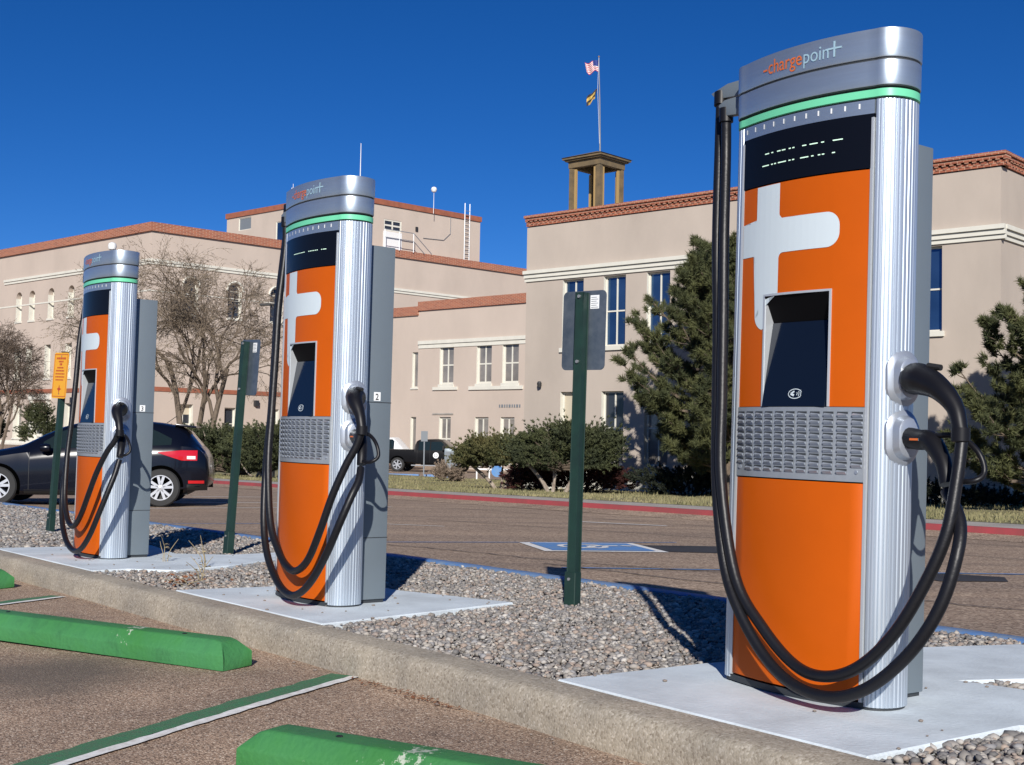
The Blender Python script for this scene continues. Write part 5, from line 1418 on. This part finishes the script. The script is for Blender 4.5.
# ================================================================== street lamps
def lamp_globe(loc, z, label):
    g_ = GR(*loc); root = empty('street_lamp', (loc[0], loc[1], g_)); h_ = z - g_
    b = MB(); b.lathe([(.14, 0), (.14, .4), (.07, .6), (.05, h_ - .4), (.09, h_ - .35), (.12, h_ - .2)], 12); b.build('pole', M['white_metal'], root, smooth=True)
    b = MB(); b.lathe([(.08, h_ - .16), (.17, h_ - .10), (.20, h_ + .04), (.17, h_ + .17), (.06, h_ + .23), (0, h_ + .24)], 14); b.build('globe', M['white_metal'], root, smooth=True); tag(root, label, 'street lamp')
lamp_globe((-18.95, 60.0), 9.62, 'pale globe lamp showing just above the left charger cap')
hx, hy = (274 - 512) / 1280 * 50, 50.0
g_ = GR(hx, hy); root = empty('street_lamp', (hx, hy, g_)); H_ = .88 + (436 - 306) / 1280 * 50 - g_
b = MB(); b.lathe([(.12, 0), (.12, .5), (.08, .6), (.06, H_ + .3), (0, H_ + .32)], 10); b.build('pole', M['black'], root, smooth=True)
b = MB(); b.tube([(0, 0, H_), (-.3, -.02, H_ + .06)], .03, 6); b.obox((-.62, -.12, H_ + .0), (.40, 0, .02), (0, .24, 0), (0, 0, .08)); b.build('lamp_head', M['black'], root)
tag(root, 'dark street lamp with a flat head pointing left, mostly behind the middle charger', 'street lamp')

# ================================================================== vehicles
class CarShape:
    def __init__(s, st):
        s.st = np.array(st, float)   # x, zb, zs, zt, w, wt
        s.x = s.st[:, 0]
    def at(s, x):
        return [float(np.interp(x, s.x, s.st[:, k])) for k in range(1, 6)]
    def section(s, x):
        zb, zs, zt, w, wt = s.at(x); zm = zb + (zs - zb) * .45
        return [(0, zb), (w * .90, zb), (w * .985, zb + .07), (w, zm), (w * .995, zs - (zs - zm) * .35), (w * .97, zs), (wt + (w * .97 - wt) * .12, zs + (zt - .05 - zs) * .88), (wt, zt - .05 if zt - zs > .1 else zs + (zt - zs) * .5), (wt * .82, zt - .012), (wt * .4, zt), (0, zt + .004)]
    def side_y(s, x, z):
        p = s.section(x)[1:9]
        zz = [q[1] for q in p]; ww = [q[0] for q in p]
        return float(np.interp(z, zz, ww))
def car_body(cs, xs_, parent, material, name='body', arches=(), ar=.36, ground=0):
    b = MB(); secs = []
    for x in xs_:
        h = cs.section(x); full = [(x, -y, z) for y, z in reversed(h[1:])] + [(x, y, z) for y, z in h]
        secs.append(full)
    # order: from -side top round underneath? simply: right half reversed + left half gives closed ring
    secs = []
    for x in xs_:
        h = cs.section(x)
        ring = [(x, y, z) for y, z in h] + [(x, -y, z) for y, z in reversed(h[1:-1])]
        secs.append(ring)
    n = len(secs[0]); vs_ = [p for r_ in secs for p in r_]; fs_ = []
    for i in range(len(secs) - 1):
        for k in range(n):
            a_, c_ = i * n + k, i * n + (k + 1) % n; fs_.append((a_, c_, c_ + n, a_ + n))
    fs_.append(tuple(range(n))); fs_.append(tuple(reversed(range((len(secs) - 1) * n, len(secs) * n)))); b.add(vs_, fs_)
    o = b.build(name, material, parent, smooth=True, angle=42, fixn=True)
    for (x, z) in arches:  # body side stays uncut: a black sheet paints the arch opening's shade
        for sg in (-1, 1):
            b = MB(); vs_ = [(x, sg * (cs.side_y(x, z) + .004), z)]; fs_ = []; nn = 30; floor_ = cs.at(x)[0] + .002
            for k in range(nn + 1):
                t = -.5 + (PI + 1.0) * k / nn; px_, pz_ = x + ar * math.cos(t), max(floor_, z + ar * math.sin(t))
                for q in (.5, 1.0):
                    qx, qz = x + (px_ - x) * q, z + (pz_ - z) * q; vs_.append((qx, sg * (cs.side_y(qx, qz) + .004), qz))
            for k in range(nn): fs_ += [(0, 1 + 2 * k, 3 + 2 * k), (1 + 2 * k, 2 + 2 * k, 4 + 2 * k, 3 + 2 * k)]
            b.add(vs_, fs_); b.build('wheel_arch_shade', M['arch'], o)
    return o
def side_patch(cs, x0, x1, zlo, zhi, sg, off, n, m_, name, material, parent):
    b = MB(); vs_ = []; fs_ = []
    for i in range(n + 1):
        x = x0 + (x1 - x0) * i / n; a, c = zlo(x), zhi(x)
        for j in range(m_ + 1):
            z = a + (c - a) * j / m_; vs_.append((x, sg * (cs.side_y(x, z) + off), z))
    for i in range(n):
        for j in range(m_):
            p = i * (m_ + 1) + j; fs_.append((p, p + 1, p + m_ + 2, p + m_ + 1))
    b.add(vs_, fs_); return b.build(name, material, parent, smooth=True)
def wheel(parent, x, y, z, r_, w, spokes=5, name='wheel', double=True):
    sg = 1 if y > 0 else -1
    wh = bpy.data.objects.new(name, None)
    b = MB(); rr_ = r_ * .66
    b.lathe([(rr_, -w / 2), (r_ * .93, -w / 2), (r_, -w * .36), (r_, w * .36), (r_ * .93, w / 2), (rr_, w / 2), (rr_ * .98, w * .4), (rr_ * .98, -w * .4), (rr_, -w / 2)], 36, 'y', (x, y, z))
    t_o = b.build('wheel', M['tyre'], parent, smooth=True, angle=35)
    b = MB(); yo = y + sg * w * .34; 
    b.lathe([(rr_ * 1.0, y + sg * w * .50), (rr_ * .93, y + sg * w * .50), (rr_ * .90, y + sg * w * .1), (rr_ * .90, y - sg * w * .3)], 32, 'y', (x, 0, z))
    b.lathe([(0, yo + sg * .03), (rr_ * .20, yo + sg * .025), (rr_ * .22, yo - sg * .03)], 16, 'y', (x, 0, z))
    for k in range(spokes):
        a = 2 * PI * k / spokes + .3
        for da in ((-.14, .14) if double else (0,)):
            c0_ = Vector((x + math.cos(a + da * .6) * rr_ * .15, yo, z + math.sin(a + da * .6) * rr_ * .15)); c1_ = Vector((x + math.cos(a + da * 1.7) * rr_ * .93, yo - sg * .0, z + math.sin(a + da * 1.7) * rr_ * .93))
            b.bar(c0_, c1_, .05 if double else .09, .045 if double else .07)
    b.build('rim', M['rim'], t_o, fixn=True)
    b = MB(); b.lathe([(0, y + sg * w * .05), (rr_ * .9, y + sg * w * .05)], 20, 'y', (x, 0, z)); b.build('brake_disc', M['car_trim'], t_o)
    return t_o

# ---- navy hatchback; x' runs from nose to tail, y' = -1 towards the camera
gz = GR(-6.2, 21.6)
car = empty('parked_car', (-9.60, 22.12, gz), R(9))
hs = CarShape([(0.00, .32, .56, .62, .58, .45), (0.10, .22, .62, .72, .74, .60), (0.30, .19, .70, .80, .84, .68), (0.60, .18, .76, .88, .885, .72), (0.95, .18, .82, .95, .90, .72), (1.18, .18, .86, 1.00, .905, .71),
               (1.32, .18, .88, 1.05, .91, .70), (1.60, .18, .91, 1.20, .91, .65), (1.95, .18, .94, 1.36, .91, .60), (2.30, .18, .955, 1.445, .91, .57), (2.70, .18, .97, 1.475, .91, .565), (3.10, .19, .985, 1.465, .91, .56),
               (3.50, .20, 1.01, 1.43, .91, .55), (3.80, .22, 1.03, 1.38, .90, .54), (3.96, .25, 1.03, 1.31, .88, .54), (4.09, .27, 1.01, 1.16, .86, .58), (4.21, .28, .97, 1.02, .82, .62), (4.31, .32, .86, .92, .76, .62), (4.35, .40, .62, .70, .68, .58)])
XS = [hs.x[0]] + list(np.linspace(.05, 4.32, 66)) + [4.35]
AX = (.92, 3.57)
car_body(hs, XS, car, M['car_navy'], arches=[(AX[0], .33), (AX[1], .33)], ar=.375)
b = MB(); b.box(.45, 4.0, -.72, .72, .20, .55); b.build('underbody', M['car_trim'], car)
for sg in (-1, 1):
    for i_, xw in enumerate(AX): wheel(car, xw, sg * .825, .325, .325, .21)
    def zl(x): return hs.at(x)[1] + .03
    def zh(x): return max(zl(x) + .005, min(hs.at(x)[2] - .085, hs.at(x)[1] + (x - 1.36) * .60))
    for (a_, c_) in ((1.62, 2.45), (2.50, 3.20)):
        side_patch(hs, a_, c_, zl, zh, sg, .004, 14, 6, 'side_window', M['car_glass'], car)
    def zh2(x): return max(hs.at(x)[1] + .035, hs.at(x)[2] - .085 - (x - 3.25) * .32)
    side_patch(hs, 3.25, 3.72, zl, zh2, sg, .004, 8, 4, 'side_window', M['car_glass'], car)
    tl_ = side_patch(hs, 3.50, 4.16, lambda x: .79 + max(0, (3.90 - x)) * .32, lambda x: min(.965, .925 + (x - 3.50) * .10), sg, .010, 16, 5, 'tail_light', M['tail_red'], car)
    side_patch(hs, 3.99, 4.13, lambda x: .815, lambda x: .868, sg, .016, 4, 2, 'reversing_lens', M['tail_clear'], tl_)
    side_patch(hs, 4.02, 4.28, lambda x: .40, lambda x: .45, sg, .008, 6, 2, 'rear_reflector', M['tail_red'], car)
    side_patch(hs, 4.0, 4.33, lambda x: .28, lambda x: .385, sg, .006, 6, 2, 'rear_valance', M['car_trim'], car)
    # mirror, handles, sill strip, door cuts
    b = MB(); b.lathe([(0, -.10), (.055, -.08), (.075, 0), (.06, .07), (0, .09)], 12, 'x', (1.70, sg * 1.0, .97)); b.bar((1.68, sg * .86, .94), (1.70, sg * .98, .95), .04); b.build('wing_mirror', M['car_navy'], car, smooth=True)
    for x in (2.30, 3.15):
        b = MB(); yh = hs.side_y(x, .86); b.obox((x, sg * (yh + .004), .85), (.17, 0, 0), (0, sg * .025, 0), (0, 0, .025)); b.build('door_handle', M['car_navy'], car, bevel=.005)
    for x in (1.42, 2.47, 3.28): side_patch(hs, x, x + .008, lambda x: .27, lambda x: hs.at(x)[1], sg, .002, 1, 10, 'door_seam', M['black'], car)
    side_patch(hs, 1.35, 3.15, lambda x: .20, lambda x: .27, sg, .006, 12, 2, 'sill_strip', M['car_trim'], car)
    side_patch(hs, .05, .50, lambda x: .60 + x * .1, lambda x: .66 + x * .22, sg, .008, 8, 3, 'headlight', M['tail_clear'], car)
# windscreen and rear window from the body's own top curve
def top_patch(cs, x0, x1, wk, off, name, material, parent, n=8):
    b = MB(); vs_ = []; fs_ = []
    for i in range(n + 1):
        x = x0 + (x1 - x0) * i / n; h = cs.section(x)[7:]; ys_ = [(-q[0] * wk, q[1]) for q in h] + [(q[0] * wk, q[1]) for q in reversed(h[:-1])]
        for (y, z) in ys_: vs_.append((x, y, z + off))
    m_ = len(ys_)
    for i in range(n):
        for j in range(m_ - 1): p = i * m_ + j; fs_.append((p, p + 1, p + m_ + 1, p + m_))
    b.add(vs_, fs_); return b.build(name, material, parent, smooth=True)
top_patch(hs, 1.36, 2.22, .92, .006, 'windscreen', M['car_glass'], car)
top_patch(hs, 3.98, 4.20, .86, .008, 'rear_window', M['car_glass'], car, 4)
b = MB(); b.prism([(3.74, -.54), (3.74, .54), (4.10, .52), (4.10, -.52)], 0, .035)
for k, v in enumerate(b.v): b.v[k] = (v[0], v[1], v[2] + 1.345 + (4.10 - v[0]) * .10)
b.build('spoiler', M['car_navy'], car, bevel=.010, segs=2, smooth=True)
b = MB(); b.tube([(3.55, 0, 1.43), (3.72, 0, 1.56)], .006, 5); b.build('aerial', M['car_trim'], car)
tag(car, 'dark navy hatchback parked side on behind the left charger, red tail light showing', 'car')

# ---- black pickup
gz = GR(-4.5, 73)
trk = empty('pickup_truck', (-7.35, 75.2, gz), math.atan2(-1.2, 5.4))
# built nose to the right: x' from tail (0) to nose (5.7)
ps = CarShape([(0.00, .60, 1.18, 1.22, .92, .90), (0.06, .55, 1.24, 1.27, .95, .92), (2.00, .50, 1.25, 1.28, .98, .94), (2.02, .48, 1.25, 1.35, .98, .94), (2.10, .45, 1.24, 1.78, .98, .76), (2.25, .45, 1.22, 1.88, .98, .73), (3.2, .45, 1.20, 1.92, .98, .73), (3.60, .45, 1.20, 1.86, .98, .73),
               (4.05, .45, 1.20, 1.50, .98, .80), (4.30, .45, 1.18, 1.26, .98, .86), (5.3, .50, 1.10, 1.20, .96, .84), (5.55, .50, .98, 1.10, .92, .80), (5.70, .55, .80, .90, .86, .78)])
XT = sorted(set(list(np.linspace(.0, 5.7, 60)) + [2.0, 2.05]))
car_body(ps, XT, trk, M['car_black'], arches=[(1.05, .42), (4.45, .42)], ar=.50)
b = MB(); b.box(.3, 5.3, -.7, .7, .45, .8); b.build('underbody', M['car_trim'], trk)
for sg in (-1, 1):
    for xw in (1.05, 4.45): wheel(trk, xw, sg * .88, .41, .41, .26, 6, double=False)
    for (a_, c_) in ((2.28, 2.95), (3.02, 3.75)):
        side_patch(ps, a_, c_, lambda x: 1.26, lambda x: min(1.76, ps.at(x)[2] - .10), sg, .005, 10, 4, 'side_window', M['car_glass'], trk)
    for x in (2.22, 2.98, 3.9): side_patch(ps, x, x + .012, lambda x: .5, lambda x: 1.24, sg, .003, 1, 8, 'door_seam', M['black'], trk)
    b = MB(); b.obox((3.78, sg * .98, 1.28), (.10, 0, 0), (0, sg * .22, 0), (0, 0, .26)); b.build('wing_mirror', M['car_trim'], trk, bevel=.02)
    b = MB(); b.lathe([(0, sg * (ps.side_y(3.3, .98) + .008)), (.17, sg * (ps.side_y(3.3, .98) + .008)), (.175, sg * .97)], 20, 'y', (3.35, 0, .98)); sl = b.build('door_emblem', M['sticker'], trk)
    b = MB(); b.lathe([(.07, sg * (ps.side_y(3.3, .98) + .011)), (.11, sg * (ps.side_y(3.3, .98) + .011))], 16, 'y', (3.35, 0, .98)); b.build('emblem_ring', M['steel'], sl)
    side_patch(ps, 5.35, 5.66, lambda x: .84, lambda x: 1.0, sg, .01, 4, 2, 'headlight', M['tail_clear'], trk)
    b = MB(); b.obox((1.9, sg * .90, .36), (2.1, 0, 0), (0, sg * .14, 0), (0, 0, .06)); b.build('running_board', M['steel'], trk)
top_patch(ps, 3.62, 4.22, .92, .008, 'windscreen', M['car_glass'], trk)
b = MB(); b.box(.15, 1.95, -.80, .80, 1.262, 1.285); b.build('bed_floor', M['black'], trk)
b = MB(); b.box(-.10, .06, -.85, .85, .52, .68); b.build('rear_bumper', M['steel'], trk, bevel=.02)
tag(trk, 'black pickup truck with a round white door emblem parked before the low wing', 'pickup truck')

# ---- white utility truck behind it
gz = GR(-7, 79)
ut = empty('utility_truck', (-11.6, 80.2, gz), math.atan2(-1.0, 5.2))
b = MB(); b.box(0, 3.6, -.95, .95, .75, 1.55); b.build('service_body', M['white_metal'], ut, bevel=.03)
b = MB()
for k in range(4): b.box(.12 + k * .88, .88 + k * .88, -.965, -.952, .85, 1.45)
b.build('locker_door', M['sticker'], ut)
b = MB()
for x in (.1, 1.3, 2.5, 3.5): b.bar((x, -.9, 1.55), (x, -.9, 2.25), .05); b.bar((x, .9, 1.55), (x, .9, 2.25), .05)
for y in (-.9, .9): b.bar((.05, y, 2.25), (3.55, y, 2.25), .06); b.bar((.05, y, 1.9), (3.55, y, 1.9), .04)
b.build('rack', M['white_metal'], ut)
us = CarShape([(3.65, .5, 1.2, 1.95, .95, .75), (4.6, .5, 1.2, 1.98, .95, .75), (5.1, .5, 1.2, 1.45, .95, .8), (5.3, .5, 1.15, 1.22, .95, .85), (6.1, .55, 1.0, 1.12, .9, .8)])
car_body(us, list(np.linspace(3.65, 6.1, 30)), ut, M['white_metal'], name='cab')
side_patch(us, 3.85, 4.7, lambda x: 1.26, lambda x: us.at(x)[2] - .12, -1, .006, 6, 3, 'side_window', M['car_glass'], ut)
for sg in (-1, 1):
    for xw in (.9, 5.2): wheel(ut, xw, sg * .86, .40, .40, .26, 6, double=False)
tag(ut, 'white utility truck with a pipe rack, half hidden beyond the black pickup bed', 'truck')

# ================================================================== small street furniture round the pickup
gz = G(-1.2, 55)
br = empty('barricade', (-1.45, 55.5, gz), R(-8)); b = MB()
for x in (0, .55, 1.1, 1.65):
    b.bar((x, 0, 0), (x, 0, 1.0), .06)
b.bar((0, 0, .95), (1.65, 0, .95), .07); b.bar((0, 0, .45), (1.65, 0, .45), .06); b.bar((0, 0, .45), (.55, 0, .95), .05); b.bar((.55, 0, .95), (1.1, 0, .45), .05)
b.build('frame', M['white_metal'], br); b = MB(); b.lathe([(0, -.05), (.26, -.05), (.26, -.03)], 18, 'y', (.9, 0, .38)); b.build('round_panel', M['blue_paint'], br)
tag(br, 'white barricade frame with a round blue panel seen under the olive juniper', 'barricade')
gz = G(-2.4, 66)
uc = empty('utility_cabinet', (-3.15, 66, gz + .15)); b = MB(); b.box(-.26, .26, -.2, .2, 0, 1.15); b.build('body', M['cabinet'], uc, bevel=.05, segs=2, smooth=True); b = MB(); b.box(-.20, .20, -.215, -.202, .15, 1.0); b.build('door', M['louver'], uc)
tag(uc, 'small grey utility cabinet standing in front of the pickup front wheel', 'cabinet')
sx, sy = (425.5 - 512) / 1280 * 62, 62
root = empty('parking_sign', (sx, sy, G(sx, sy))); b = MB(); b.box(-.03, .03, -.03, .03, 0, 2.15); b.build('post', M['louver'], root); b = MB(); b.box(-.16, .16, -.045, -.032, 1.65, 2.15); b.build('sign_plate', M['louver'], root)
tag(root, 'thin parking sign on a grey post in front of the black pickup', 'sign')
sx, sy = (213 - 512) / 1280 * 58, 58
root = empty('yellow_marker', (sx, sy, G(sx, sy))); b = MB(); b.box(-.025, .025, -.025, .025, 0, 1.6); b.build('post', M['steel'], root); b = MB()
b.extrude_poly([(-.20, -.03, 1.18), (.20, -.03, 1.18), (.26, -.03, 1.50), (.12, -.03, 1.62), (.0, -.03, 1.86), (-.14, -.03, 1.62), (-.26, -.03, 1.50)], (0, -.012, 0)); b.build('panel', M['sign_bright'], root)
tag(root, 'bright yellow marker sign above the junipers left of the green post', 'sign')
def blue_bar(a, b_, label):
    bb_ = MB(); p, q = Vector((*a, GR(*a))), Vector((*b_, GR(*b_))); bb_.bar(p + Vector((0, 0, .08)), q + Vector((0, 0, .08)), .22, .15)
    o = bb_.build('blue_wheel_stop', M['curb_blue'], None, bevel=.02); tag(o, label, 'wheel stop', 'blue wheel stops by the pickup')
blue_bar((-6.3, 64.3), (-4.55, 64.0), 'long blue wheel stop in front of the pickup rear wheel'); blue_bar((-4.3, 63.9), (-2.7, 63.6), 'blue wheel stop in front of the pickup doors')

bpy.context.view_layer.update()
